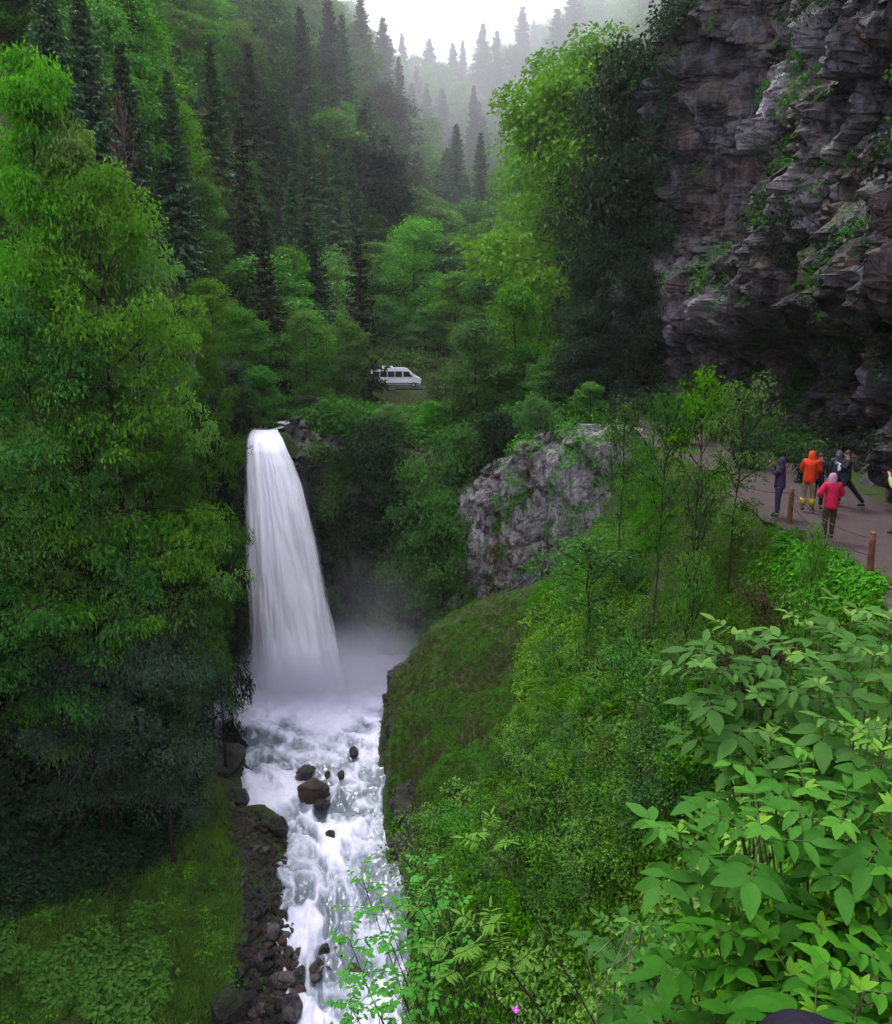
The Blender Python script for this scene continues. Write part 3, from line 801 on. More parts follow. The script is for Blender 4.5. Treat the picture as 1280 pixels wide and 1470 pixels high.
def make_broadleaf(name, seed, h=14, cw=4.5, nl=30, ns=7, npad=3, nleaf=24, leaf=.16, pad=.62, base=.16, prof=prof_tall, mat=None, bark=None, trunk_r=.2, ratio=.55, droop=.35, elev=(5, 62), flat=.22, dens_low=1.0, cat_parts=True, tuft=True):
    rs = np.random.RandomState(seed)
    tr = MB()
    n = 12
    zz = np.linspace(0, h * .97, n); wob = np.cumsum(rs.normal(size=(n, 2)) * h * .008, 0)
    T = np.stack([wob[:, 0], wob[:, 1], zz], 1); T[0, :2] = 0
    tr.tube(T, np.interp(zz / h, [0, .04, .5, 1], [trunk_r * 1.35, trunk_r, trunk_r * .6, .02]), 8)
    cen = []
    for i in range(nl):
        t = (i + .5 * rs.rand()) / nl
        t = t ** .9
        z = h * (base + (.97 - base) * t)
        p0 = [np.interp(z, zz, T[:, k]) for k in range(3)]
        az = i * 2.4 + rs.rand() * .8
        el = R(elev[0] + (elev[1] - elev[0]) * t + rs.normal() * 7)
        L = cw * prof(t) * (.72 + .45 * rs.rand())
        C = curve(p0, [math.cos(az) * math.cos(el), math.sin(az) * math.cos(el), math.sin(el)], L, 6, -.25 + .15 * t, rs, .07)
        r0 = trunk_r * (.34 - .22 * t)
        tr.tube(C, np.linspace(max(.02, r0), .012, len(C)), 5, cap=False)
        cen.append(C[-1:])
        for j in range(ns):
            u = .28 + .68 * (j + rs.rand()) / ns
            q = u * 6; k = min(5, int(q)); p = C[k] + (C[k + 1] - C[k]) * (q - k)
            dd = C[k + 1] - C[k]; dd /= np.linalg.norm(dd)
            side = np.cross(dd, [0, 0, 1]) * (1 if j % 2 else -1)
            sd = dd * .6 + side * (.8 + .3 * rs.rand()) + np.array([0, 0, .1 * rs.normal()])
            SL = L * .42 * (1.15 - u * .55) * (.7 + .5 * rs.rand())
            Cs = curve(p, sd, SL, 3, -.2, rs, .1)
            tr.tube(Cs, np.linspace(.018, .006, len(Cs)) * (1 + h / 25), 3, cap=False)
            m = npad
            for e in range(m):
                f = (e + 1) / m * 3; kk = min(2, int(f - 1e-6)); cen.append((Cs[kk] + (Cs[kk + 1] - Cs[kk]) * (f - kk))[None])
    cen = np.concatenate(cen)
    cen = cen + rs.normal(size=cen.shape) * pad * .2
    V, Q, var = pads(rs, cen, pad * (.6 + .7 * rs.rand(len(cen))), nleaf, leaf, flat, droop, ratio)
    crown = mesh_np(name + '_crown', V, Q, {'var': var}, smooth=False); crown.materials.append(mat)
    trunk = tr.mesh(name + '_trunk'); trunk.materials.append(bark)
    return dict(crown=crown, trunk=trunk, h=float(V[:, 2].max()), w=float(np.percentile(np.hypot(V[:, 0], V[:, 1]), 97)) * 2, n=len(Q))

def make_conifer(name, seed, h=20, cw=3.0, nw=34, nb=9, nt=11, mat=None, bark=None, tw=.55, tww=.13, base=.06, droop=.5, trunk_r=.25, gap=.0, lift=.25):
    rs = np.random.RandomState(seed)
    tr = MB()
    zz = np.linspace(0, h, 10)
    T = np.stack([np.cumsum(rs.normal(size=10)) * .03, np.cumsum(rs.normal(size=10)) * .03, zz], 1); T[0, :2] = 0
    tr.tube(T, np.linspace(trunk_r, .02, 10), 7)
    C = []; D = []; Nn = []; Ls = []; Ws = []; Vr = []
    for i in range(nw):
        t = i / nw
        z0_ = h * (base + (.985 - base) * t ** .95)
        wv = .85 + .2 * rs.rand()
        for b in range(nb if t < .85 else max(4, nb - 3)):
            if rs.rand() < gap: continue
            z = z0_ + (rs.rand() - .5) * h / nw * 1.6 * (1 - t)
            az = rs.rand() * 2 * PI
            L = (cw * (1 - t) ** .85 * wv + .16) * (.55 + .7 * rs.rand())
            el = lift * t * 2 - .1 - .25 * (1 - t) + rs.normal() * .08
            Cb = curve([0, 0, z], [math.cos(az), math.sin(az), el], L, 5, -droop * (1 - t * .7), rs, .05)
            Cb[-1, 2] += .10 * L
            if t < .9 and b % 2 == 0: tr.tube(Cb, np.linspace(.05, .01, 6) * (1 - t * .6), 3, cap=False)
            m = max(4, int(nt * L / cw) + 3)
            u = (np.arange(m) + rs.rand(m)) / m * 5; k = np.minimum(4, u.astype(int)); f = (u - k)[:, None]
            P = Cb[k] * (1 - f) + Cb[k + 1] * f
            dd = Cb[k + 1] - Cb[k]; dd /= np.linalg.norm(dd, axis=1, keepdims=True)
            for s in (-1, 1):
                sd = np.cross(dd, [0, 0, 1.]) * s
                d = dd * .7 + sd * (.8 + .3 * rs.rand(m, 1)) + np.array([0, 0, -.35]) + rs.normal(size=(m, 3)) * .2
                C.append(P); D.append(d); Nn.append(np.array([0, 0, 1.]) + rs.normal(size=(m, 3)) * .3)
                l = tw * (1.1 - .55 * u / 5) * (.7 + .5 * rs.rand(m)) * (1 - .45 * t); Ls.append(l); Ws.append(tww * (1 + .6 * rs.rand(m)) * (1 - .3 * t) + l * .12)
                Vr.append(np.clip(.25 + .5 * u / 5 + .25 * rs.rand(m), 0, 1))
            # hanging twigs below the branch
            C.append(P); D.append(dd * .35 + np.array([0, 0, -1.]) + rs.normal(size=(m, 3)) * .25); Nn.append(np.cross(dd, [0, 0, 1.]) + rs.normal(size=(m, 3)) * .3)
            Ls.append(tw * .8 * (.6 + .6 * rs.rand(m)) * (1 - .5 * t)); Ws.append(np.full(m, tww)); Vr.append(rs.rand(m) * .6)
    C, D, Nn, Ls, Ws, Vr = [np.concatenate(a) for a in (C, D, Nn, Ls, Ws, Vr)]
    V, Q = leaves(C, D, Nn, Ls, Ws, .1, .12)
    crown = mesh_np(name + '_crown', V, Q, {'var': np.repeat(Vr, 4)}, smooth=False); crown.materials.append(mat)
    trunk = tr.mesh(name + '_trunk'); trunk.materials.append(bark)
    return dict(crown=crown, trunk=trunk, h=float(V[:, 2].max()), w=float(np.percentile(np.hypot(V[:, 0], V[:, 1]), 98)) * 2, n=len(Q))

def make_bush(name, seed, h=1.6, r=1.1, ns=9, nc=7, nleaf=22, leaf=.09, mat=None, bark=None, pad=.26, ratio=.6, droop=.35, hang=.1, open_=.35):
    rs = np.random.RandomState(seed); tr = MB(); cen = []
    for i in range(ns):
        az = i * 2.4 + rs.rand(); sp = r * (open_ + (1 - open_) * rs.rand()) * .9
        L = math.hypot(h, sp) * (.7 + .35 * rs.rand())
        Cb = curve([rs.normal() * .06, rs.normal() * .06, -.1], [math.cos(az) * sp, math.sin(az) * sp, h], L, 6, -.25, rs, .08)
        tr.tube(Cb, np.linspace(.022, .006, 7) * (h / 1.6) ** .5, 4, cap=False)
        for j in range(nc):
            u = (.25 + .75 * (j + rs.rand()) / nc) * 6; k = min(5, int(u)); p = Cb[k] + (Cb[k + 1] - Cb[k]) * (u - k)
            d = rdir(rs, 1)[0] * np.array([1, 1, .4]); cen.append(p + d * r * .28 * rs.rand()); 
            Cs = np.stack([p, (p + cen[-1]) / 2 + [0, 0, .02], cen[-1]]); tr.tube(Cs, [.008, .006, .004], 3, cap=False)
    cen = np.array(cen)
    V, Q, var = pads(rs, cen, pad * (.6 + .8 * rs.rand(len(cen))), nleaf, leaf, .35, droop, ratio, hang=hang)
    crown = mesh_np(name + '_foliage', V, Q, {'var': var}, smooth=False); crown.materials.append(mat)
    trunk = tr.mesh(name + '_stem'); trunk.materials.append(bark)
    return dict(crown=crown, trunk=trunk, h=float(V[:, 2].max()), w=float(np.percentile(np.hypot(V[:, 0], V[:, 1]), 97)) * 2, n=len(Q))

# ------------------------------------------------------------------ planting
PLANTS = []
def put(proto, base, sz, sxy, rz, name, label, cat, group=None, tilt=0.0, taz=0.0, trunk=True, parts=('crown', 'trunk')):
    r = empty(name, base, 0, label, cat, group)
    r.rotation_euler = (tilt * math.sin(taz), tilt * math.cos(taz), rz)
    r.scale = (sxy, sxy, sz)
    for key, nm in ((('crown'), parts[0]), (('trunk'), parts[1])):
        if key == 'trunk' and not trunk: continue
        o = bpy.data.objects.new(nm, proto[key]); COL.objects.link(o); o.parent = r
    PLANTS.append((name, base, sz * proto['h']))
    return r

def plant(proto, px, py, Y, wpx, name, label, cat='tree', group=None, rs=random, base=None, **k):
    """a plant whose top shows at (px,py) and whose crown is wpx wide in the photo, rooted on the terrain below"""
    fixed = k.get('fit', True) is False
    bush = name in ('shrub', 'dry_shrub')
    if (Y >= 45 or bush) and base is None and k.pop('fit', True):
        cap = 25 if 'conifer' in name else 3.2 if bush else 18
        best = None
        for yy in np.arange(Y * .8, min(Y * (2.4 if bush else 1.7), 430), max(.6, Y * .012) if not bush else .3):
            tp = at(px, py, yy)
            if -17 < tp[0] < 4 and 82 < yy < 119: continue
            if yy < 50 and Y >= 50: continue
            if tp[2] - float(hs(tp[0], tp[1])) < .3: continue
            f_ = topix(tp)[2]; want = min(cap, proto['h'] * wpx * f_ / F / proto['w'] * 1.15)
            er = abs(tp[2] - float(hs(tp[0], tp[1])) - want) / want + .35 * abs(math.log(yy / Y))
            if best is None or er < best[0]: best = (er, yy)
        if best: Y = float(best[1])
    k.pop('fit', None)
    top = at(px, py, Y)
    f = topix(top)[2]
    zb = float(H(top[0], top[1])) - .15 if base is None else base
    hh = top[2] - zb
    if hh < .8 or hh > 45: print('ODD', name, px, py, Y, round(hh, 1))
    hh = max(hh, .8)
    sz_ = hh / proto['h']; sx_ = wpx * f / F / proto['w']
    if Y >= 45: sx_ = min(max(sx_, sz_ * (.6 if 'conifer' in name or fixed else .85)), sz_ * 1.45)
    return put(proto, (top[0], top[1], zb), sz_, sx_, rs.random() * 6.28, name, label, cat, group, **k)

def inpoly(px, py, poly):
    c = np.zeros(px.shape, bool); n = len(poly)
    for i in range(n):
        x1, y1 = poly[i]; x2, y2 = poly[(i + 1) % n]
        m = ((y1 > py) != (y2 > py)) & (px < (x2 - x1) * (py - y1) / (y2 - y1 + 1e-9) + x1)
        c ^= m
    return c

def sample_poly(rs, poly, n):
    P = np.array(poly, float); lo, hi = P.min(0), P.max(0); X = []; Y = []
    c = 0
    while c < n:
        x = lo[0] + rs.rand(n * 2) * (hi[0] - lo[0]); y = lo[1] + rs.rand(n * 2) * (hi[1] - lo[1])
        m = inpoly(x, y, poly); X.append(x[m]); Y.append(y[m]); c += m.sum()
    return np.concatenate(X)[:n], np.concatenate(Y)[:n]

def scatter(V, Q, var, pos, scale, rs, tiltn=None, tilt=.3, zs=None):
    """many copies of one small clump in one mesh"""
    n = len(pos); m = len(V); a = rs.rand(n) * 2 * PI
    ca, sa = np.cos(a), np.sin(a)
    s = np.broadcast_to(scale, (n,))
    X = V[None, :, 0] * ca[:, None] - V[None, :, 1] * sa[:, None]
    Y = V[None, :, 0] * sa[:, None] + V[None, :, 1] * ca[:, None]
    Z = np.broadcast_to(V[None, :, 2], X.shape)
    W = np.stack([X, Y, Z], -1) * s[:, None, None]
    up = np.tile([[0, 0, 1.]], (n, 1)) if tiltn is None else np.asarray(tiltn, float)
    up = up + rs.normal(size=(n, 3)) * tilt; up /= np.linalg.norm(up, axis=1, keepdims=True)
    ax = np.cross(up, np.array([1., .01, 0])); ax /= np.linalg.norm(ax, axis=1, keepdims=True); ay = np.cross(up, ax)
    W = W[..., 0:1] * ax[:, None] + W[..., 1:2] * ay[:, None] + W[..., 2:3] * up[:, None] + np.asarray(pos)[:, None]
    QQ = (Q[None] + (np.arange(n) * m)[:, None, None]).reshape(-1, Q.shape[1])
    vv = np.clip(var[None] * .6 + .4 * rs.rand(n)[:, None], 0, 1)
    return W.reshape(-1, 3), QQ, vv.reshape(-1)

def herb_clump(rs, n=13, r=.26, h=.28, leaf=.10, ratio=.75):
    a = rs.rand(n) * 2 * PI; q = np.sqrt(rs.rand(n))
    c = np.stack([np.cos(a) * q * r * .8, np.sin(a) * q * r * .8, h * (1.05 - .5 * q * q) * (.6 + .5 * rs.rand(n))], 1)
    d = np.stack([np.cos(a), np.sin(a), -.25 + .3 * rs.normal(size=n)], 1)
    nn = np.stack([np.cos(a) * .3, np.sin(a) * .3, np.ones(n)], 1) + rs.normal(size=(n, 3)) * .3
    V, Q = leaves(c, d, nn, leaf * (.7 + .6 * rs.rand(n)), leaf * ratio * (.7 + .6 * rs.rand(n)))
    return V, Q, np.repeat(rs.rand(n), 4)

def grass_clump(rs, n=12, h=.25, w=.015):
    a = rs.rand(n) * 2 * PI
    c = rs.normal(size=(n, 3)) * np.array([.06, .06, 0])
    d = np.stack([np.cos(a) * .5, np.sin(a) * .5, np.ones(n)], 1) + rs.normal(size=(n, 3)) * .15
    nn = np.stack([np.cos(a), np.sin(a), np.full(n, .3)], 1)
    V, Q = leaves(c, d, nn, h * (.5 + .8 * rs.rand(n)), w, 0, .35)
    return V, Q, np.repeat(rs.rand(n), 4)

def fern_clump(rs, nf=7, L=.55, k=11):
    Cs = []; Ds = []; Ns = []; Ls = []
    for f in range(nf):
        a = f * 2 * PI / nf + rs.rand() * .5
        o = np.array([math.cos(a), math.sin(a), 0])
        for i in range(2, k):
            u = i / k
            p = o * L * u * .95 + np.array([0, 0, L * (.9 * u - .85 * u * u) * 1.1])
            for s in (-1, 1):
                Cs.append(p); Ds.append(np.cross(o, [0, 0, 1]) * s + o * .45 + np.array([0, 0, -.12])); Ns.append([o[0] * .2, o[1] * .2, 1]); Ls.append(L * .30 * math.sin(u * 2.6 + .35))
    V, Q = leaves(np.array(Cs), np.array(Ds), np.array(Ns, float), np.array(Ls), np.array(Ls) * .30, .05, .1)
    return V, Q, np.repeat(rs.rand(len(Cs)) * .5 + .3, 4)

def cover(name, label_kind, poly, n, clumps, mat, seed, smin=.7, smax=1.4, depth_scale=None, noise_cut=None, zoff=0.0, tiltn=.35, y0=3.0, avoid_path=True, skip=None):
    rs = np.random.RandomState(seed)
    px, py = sample_poly(rs, poly, n)
    P, ok = hits(px, py, y0=y0)
    P = P[ok]; P[:, :2] += rs.normal(size=(len(P), 2)) * .12
    P[:, 2] = H(P[:, 0], P[:, 1])
    keep = np.ones(len(P), bool)
    if avoid_path:
        keep &= ~((P[:, 0] > path_left(P[:, 1]) - .02) & (P[:, 0] < path_left(P[:, 1]) + path_w(P[:, 1]) - .1) & (P[:, 1] < 70))
    keep &= P[:, 2] > water_z(P[:, 1]) + .25
    keep &= P[:, 1] > y0 + .15
    if skip: keep &= ~((P[:, 0] > skip[0]) & (P[:, 0] < skip[1]) & (P[:, 1] > skip[2]) & (P[:, 1] < skip[3]))
    if noise_cut is not None:
        sc, th, sd = noise_cut
        keep &= fbm(P[:, 0] / sc, P[:, 1] / sc, P[:, 2] / sc, sd, 3) > th
    P = P[keep]
    # slope normal
    e = .3
    gx_ = (hs(P[:, 0] + e, P[:, 1]) - hs(P[:, 0] - e, P[:, 1])) / (2 * e); gy_ = (hs(P[:, 0], P[:, 1] + e) - hs(P[:, 0], P[:, 1] - e)) / (2 * e)
    N = np.stack([-gx_ * .5, -gy_ * .5, np.ones(len(P))], 1); N /= np.linalg.norm(N, axis=1, keepdims=True)
    P = P + N * zoff
    s = smin + (smax - smin) * rs.rand(len(P)) ** 1.5
    dl = path_left(P[:, 1]) - P[:, 0]
    s = np.where((P[:, 1] < 50) & (P[:, 1] > 10) & (dl > -.2) & (dl < 2.5), s * .62, s)
    if depth_scale: s = s * np.interp(P[:, 1], *depth_scale)
    Vs, Qs, Vr = [], [], []; b = 0
    which = rs.randint(len(clumps), size=len(P))
    for q, (V, Q, var) in enumerate(clumps):
        m = which == q
        if not m.any(): continue
        W, QQ, vv = scatter(V, Q, var, P[m], s[m], rs, N[m], tiltn)
        Vs.append(W); Qs.append(QQ + b); Vr.append(vv); b += len(W)
    me = mesh_np(name, np.concatenate(Vs), np.concatenate(Qs), {'var': np.concatenate(Vr)}, smooth=False)
    o = link(name, me, mat); tag(o, kind='stuff')
    print(name, len(P), 'clumps', len(me.polygons), 'faces')
    return o, P

def cover_xy(name, xr, yr, n, clumps, mat, seed, smin, smax):
    rs = np.random.RandomState(seed)
    P = np.stack([xr[0] + rs.rand(n) * (xr[1] - xr[0]), yr[0] + rs.rand(n) * (yr[1] - yr[0]), np.zeros(n)], 1)
    P[:, 2] = H(P[:, 0], P[:, 1]) - .05
    s = smin + (smax - smin) * rs.rand(n) ** 1.5
    Vs, Qs, Vr = [], [], []; b = 0; which = rs.randint(len(clumps), size=n)
    for q, (V, Q, var) in enumerate(clumps):
        m = which == q
        W, QQ, vv = scatter(V, Q, var, P[m], s[m], rs, None, .3); Vs.append(W); Qs.append(QQ + b); Vr.append(vv); b += len(W)
    o = link(name, mesh_np(name, np.concatenate(Vs), np.concatenate(Qs), {'var': np.concatenate(Vr)}, smooth=False), mat); tag(o, kind='stuff')
M = {}
def mats():
    M['bark'] = bark_mat('bark_dark', (.012, .009, .008), (.042, .034, .028))
    M['bark_grey'] = bark_mat('bark_grey', (.06, .052, .046), (.16, .145, .13))
    M['bright'] = leaf_mat('leaf_bright', (.034, .125, .010), (.088, .260, .022), (.14, .33, .035))
    M['mid'] = leaf_mat('leaf_mid', (.022, .085, .010), (.060, .175, .020), (.10, .23, .03))
    M['lime'] = leaf_mat('leaf_lime', (.048, .175, .010), (.118, .330, .022), (.17, .38, .035))
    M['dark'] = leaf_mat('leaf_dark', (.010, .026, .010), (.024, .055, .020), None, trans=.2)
    M['yew'] = leaf_mat('leaf_grey_green', (.026, .062, .034), (.072, .130, .078), (.12, .19, .12), trans=.2, hue=.01, spec=.05)
    M['spruce'] = leaf_mat('needle_dark', (.022, .064, .026), (.058, .130, .050), (.09, .17, .06), trans=.1, rough=.6, val=.3)
    M['spruce2'] = leaf_mat('needle_olive', (.016, .028, .010), (.036, .058, .018), None, trans=.1, rough=.6, val=.25)
    M['olive'] = leaf_mat('leaf_grey_olive', (.040, .058, .030), (.075, .100, .052), None, trans=.25, hue=.015, val=.2)
    M['brown'] = leaf_mat('leaf_dead', (.030, .014, .009), (.085, .038, .020), None, trans=.15, hue=.01)
    M['herb'] = leaf_mat('leaf_herb', (.028, .120, .005), (.078, .235, .010), (.14, .31, .016), spec=.03)
    M['bank'] = leaf_mat('leaf_bank', (.070, .230, .004), (.160, .400, .008), (.22, .45, .012), spec=.0)
    M['bankmoss'] = leaf_mat('moss_bank', (.055, .180, .003), (.130, .330, .005), None, spec=.0, trans=.2)
    M['elder'] = leaf_mat('leaf_elder', (.020, .110, .004), (.068, .240, .010), (.14, .33, .015), rough=.6, spec=.07, veins=True, trans=.3, hue=.01, val=.12)
    M['moss'] = leaf_mat('leaf_moss', (.035, .058, .006), (.095, .125, .014), None, trans=.1)

def build_protos():
    P = {}
    b = M['bark']
    P['hero1'] = make_broadleaf('hero_a', 1, 20, 5.6, 27, 5, 2, 80, .19, .92, .28, prof_tall, M['bright'], b, .22, flat=.11, elev=(-2, 45))
    P['hero2'] = make_broadleaf('hero_b', 2, 20, 5.8, 29, 5, 2, 80, .19, .92, .24, prof_cone, M['lime'], b, .22, flat=.11, elev=(-2, 45))
    P['hero3'] = make_broadleaf('hero_c', 3, 18, 5.4, 25, 5, 2, 80, .19, .92, .28, prof_round, M['mid'], b, .20, flat=.11, elev=(-5, 45))
    P['heron'] = make_broadleaf('hero_d', 4, 12, 3.2, 22, 6, 2, 50, .13, .55, .50, prof_round, M['bright'], b, .12, flat=.3)
    P['b1'] = make_broadleaf('broad_a', 11, 15, 5.0, 26, 5, 2, 42, .38, 1.3, .14, prof_round, M['mid'], b, .2, flat=.3)
    P['b2'] = make_broadleaf('broad_b', 12, 15, 4.6, 26, 5, 2, 42, .36, 1.2, .12, prof_tall, M['bright'], b, .2, flat=.3)
    P['b3'] = make_broadleaf('broad_c', 13, 14, 5.2, 26, 5, 2, 42, .38, 1.3, .10, prof_round, M['lime'], b, .2, flat=.3)
    P['b4'] = make_broadleaf('broad_d', 14, 14, 5.0, 30, 6, 2, 36, .32, 1.1, .08, prof_round, M['olive'], M['bark_grey'], .2)
    P['b5'] = make_broadleaf('broad_e', 15, 13, 4.6, 28, 6, 2, 36, .34, 1.1, .05, prof_round, M['dark'], b, .2)
    P['f1'] = make_broadleaf('far_a', 21, 12, 4.8, 20, 5, 1, 30, .62, 1.6, .06, prof_round, M['mid'], b, .2)
    P['f2'] = make_broadleaf('far_b', 22, 12, 4.8, 20, 5, 1, 30, .62, 1.6, .06, prof_tall, M['bright'], b, .2)
    P['yew'] = make_broadleaf('yew_a', 31, 9, 4.6, 32, 7, 2, 50, .20, .75, .40, prof_round, M['yew'], b, .16, ratio=.32, droop=.7, elev=(-8, 45), flat=.12)
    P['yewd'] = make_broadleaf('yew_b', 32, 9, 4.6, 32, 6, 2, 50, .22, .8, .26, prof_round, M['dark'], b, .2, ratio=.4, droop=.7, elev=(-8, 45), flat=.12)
    P['c1'] = make_conifer('spruce_a', 41, 20, 3.6, 42, 10, 13, M['spruce'], b, tw=.8, tww=.22)
    P['c2'] = make_conifer('spruce_b', 42, 18, 3.2, 36, 10, 12, M['spruce'], b, droop=.7, tw=.8, tww=.22)
    P['c3'] = make_conifer('spruce_c', 43, 18, 3.2, 30, 8, 10, M['spruce2'], b, tw=.8, tww=.2, gap=.12, droop=.35)
    P['cf'] = make_conifer('spruce_far', 44, 16, 3.6, 24, 9, 8, M['spruce'], b, tw=1.2, tww=.45)
    P['bare'] = make_broadleaf('bare_a', 51, 12, 3.6, 26, 7, 2, 3, .16, .6, .2, prof_tall, M['brown'], M['bark_grey'], .14)
    P['s1'] = make_bush('shrub_a', 61, 1.8, 1.2, 11, 7, 24, .10, M['herb'], b)
    P['s2'] = make_bush('shrub_b', 62, 1.6, 1.3, 10, 8, 24, .085, M['bright'], b)
    P['s3'] = make_bush('shrub_c', 63, 1.5, 1.2, 10, 8, 26, .08, M['mid'], b)
    P['s4'] = make_bush('shrub_d', 64, 1.7, 1.3, 11, 8, 24, .10, M['dark'], b)
    P['sb'] = make_bush('shrub_e', 65, 1.2, 1.0, 9, 7, 18, .08, M['brown'], b, ratio=.4, droop=.8)
    P['sap'] = make_broadleaf('sapling_a', 71, 5.5, 1.7, 15, 5, 2, 15, .125, .36, .42, prof_round, M['mid'], b, .045, elev=(25, 60))
    P['sap2'] = make_broadleaf('sapling_b', 72, 5.5, 1.5, 14, 5, 2, 14, .12, .34, .36, prof_tall, M['herb'], b, .04, elev=(25, 60))
    for k, v in P.items(): print('proto', k, v['n'], round(v['h'], 1), round(v['w'], 1))
    return P

def forest(P):
    rs = random.Random(5)
    T = lambda proto, px, py, Y, w, label, name='broadleaf_tree', cat='tree', **k: plant(P[proto], px, py, Y, w, name, label, cat, rs=rs, **k)
    # ---- near left bank, unique trees
    T('hero2', 5, 45, 29, 330, 'bright yellow green broadleaf tree filling the top left edge of the photo')
    T('hero2', 62, 130, 29, 300, 'bright green tree whose slanting crown steps down from the top left edge', group='bright trees on the left bank')
    T('b1', -8, 235, 38, 150, 'mid green tree at the very left edge behind the yellow green crowns')
    T('hero1', 138, 232, 30, 330, 'tall bright green tree with a thin dark trunk showing through its crown')
    T('hero1', 222, 322, 32, 270, 'bright green tree leaning its crown over the gorge upper left of the waterfall')
    T('hero3', 280, 425, 36, 130, 'green tree beside the top of the waterfall on its left')
    T('hero3', 25, 400, 27, 300, 'leafy green tree at the left edge below the yellow green crowns')
    T('hero1', 95, 470, 28, 240, 'green tree with layered leafy branches in the middle of the left bank')
    T('hero3', 200, 560, 30, 230, 'green tree with drooping layered branches left of the waterfall')
    T('hero3', 250, 600, 33, 120, 'darker green tree whose low branches reach toward the waterfall')
    T('b5', 305, 565, 40, 80, 'small dark tree hugging the rock left of the falling water')
    T('b5', 322, 515, 47, 85, 'dark green tree on the rim just left of the waterfall lip')
    T('heron', -62, 640, 27, 260, 'bright leafy tree at the left edge halfway down the photo')
    T('heron', -60, 780, 26, 220, 'low light green tree at the left edge beside the dark shade')
    T('heron', 28, 560, 27, 170, 'fresh green leafy crown at the left edge above the dark hollow')
    T('b2', 375, 520, 52, 70, 'light green bush tree directly above the waterfall lip', fit=False)
    T('b1', 345, 440, 56, 90, 'mid green tree on the slope above the waterfall lip', fit=False)
    T('b5', 392, 565, 53.5, 50, 'small dark bush on the rock at the waterfall lip', fit=False)
    T('b3', 300, 395, 60, 80, 'light green tree on the slope above left of the waterfall', fit=False)
    T('b2', 66, 938, 29, 150, 'bright green leafy young tree among the dark evergreens at lower left')
    T('yew', 218, 842, 28.0, 215, 'grey green evergreen with drooping sprays overhanging the plunge pool', name='evergreen_tree')
    T('yew', 120, 905, 27.5, 230, 'grey green evergreen behind the drooping one that overhangs the pool', name='evergreen_tree')
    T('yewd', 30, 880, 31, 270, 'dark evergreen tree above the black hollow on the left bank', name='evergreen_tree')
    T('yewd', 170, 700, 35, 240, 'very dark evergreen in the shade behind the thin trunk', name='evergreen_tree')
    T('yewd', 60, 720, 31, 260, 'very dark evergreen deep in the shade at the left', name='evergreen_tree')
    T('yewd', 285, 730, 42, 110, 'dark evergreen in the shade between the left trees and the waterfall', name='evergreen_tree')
    # ---- left hillside
    g = 'conifers on the left hillside'
    for px, py, Y, w, pr, lab in [
        (60, -60, 48, 130, 'c1', 'dark conifer at the top left behind the yellow green crown'),
        (112, -20, 52, 110, 'c2', 'dark conifer left of the broad pale green crown at the top'),
        (345, 165, 56, 78, 'c3', 'tall olive conifer standing above the left side of the waterfall'),
        (300, 60, 70, 80, 'c1', 'dark conifer between two pale green crowns on the upper left slope'),
        (240, 100, 62, 80, 'c1', 'dark conifer behind the narrow bright green tree'),
        (172, 60, 56, 90, 'c2', 'dark conifer just behind the grey leafless tree'),
        (355, 60, 95, 70, 'c1', 'dark conifer left of the pale green crown at the top'),
        (430, 10, 125, 66, 'c1', 'dark spruce at the top between the pale crown and the ridge'),
        (470, -10, 140, 58, 'c2', 'dark spruce beside the upper edge left of the sky'),
        (490, 20, 150, 56, 'c1', 'dark spruce near the sky gap, left of the one on the ridge end'),
        (517, -8, 158, 54, 'c1', 'dark spruce whose tip nearly leaves the photo beside the sky'),
        (549, 26, 170, 46, 'c2', 'slender spruce standing against the white sky on the left ridge'),
        (572, 82, 185, 36, 'c2', 'small spruce low on the left ridge against the mist'),
        (440, 165, 110, 66, 'c1', 'dark spruce left of the pale rock outcrop'),
        (405, 200, 90, 70, 'c1', 'dark spruce in the middle of the left slope'),
        (480, 215, 105, 62, 'c2', 'dark spruce in front of the pale rock outcrop'),
        (375, 300, 70, 74, 'c3', 'olive spruce right above the waterfall lip'),
        (418, 255, 82, 66, 'c2', 'dark spruce between the waterfall and the grey round crown'),
        (515, 335, 84, 88, 'c3', 'dark conifer standing left of the minibus'),
        (455, 300, 96, 60, 'c1', 'dark spruce left of the big dark rounded tree')]:
        T(pr, px, py, Y, w, lab, name='conifer_tree', group=g)
    g = 'pale crowns on the left hillside'
    for px, py, Y, w, pr, lab in [
        (135, -10, 58, 150, 'b2', 'broad pale green tree at the top left'),
        (205, 0, 60, 110, 'b2', 'pale green tree right of the broad one at the top left'),
        (243, 152, 50, 95, 'b3', 'narrow bright green tree standing out on the left slope'),
        (285, 250, 52, 80, 'b3', 'bright green tree just below the narrow bright one'),
        (290, 75, 72, 90, 'b1', 'mid green tree hanging over the dark gap on the left slope'),
        (385, -30, 100, 130, 'f1', 'large pale green crown at the top, left of the sky'),
        (345, 30, 100, 90, 'b1', 'pale green tree below and left of the large crown at the top'),
        (410, 60, 118, 80, 'f1', 'misty green tree below the large crown at the top'),
        (520, 60, 150, 70, 'f2', 'light green tree on the slope left of the sky gap'),
        (545, 118, 128, 112, 'b4', 'large grey olive round tree left of the valley centre'),
        (545, 205, 108, 120, 'b5', 'large dark rounded tree above the minibus to its left'),
        (488, 140, 140, 60, 'f2', 'yellow green tree above the pale rock outcrop'),
        (410, 345, 78, 95, 'b2', 'bright green tree just right of the waterfall top'),
        (460, 350, 82, 100, 'b3', 'bright green layered tree behind the waterfall lip'),
        (395, 420, 66, 85, 'b1', 'dark leafy tree above the waterfall lip'),
        (440, 440, 68, 90, 'b1', 'green tree on the bank right of the waterfall lip'),
        (498, 455, 76, 70, 'b1', 'green tree at the left end of the minibus')]:
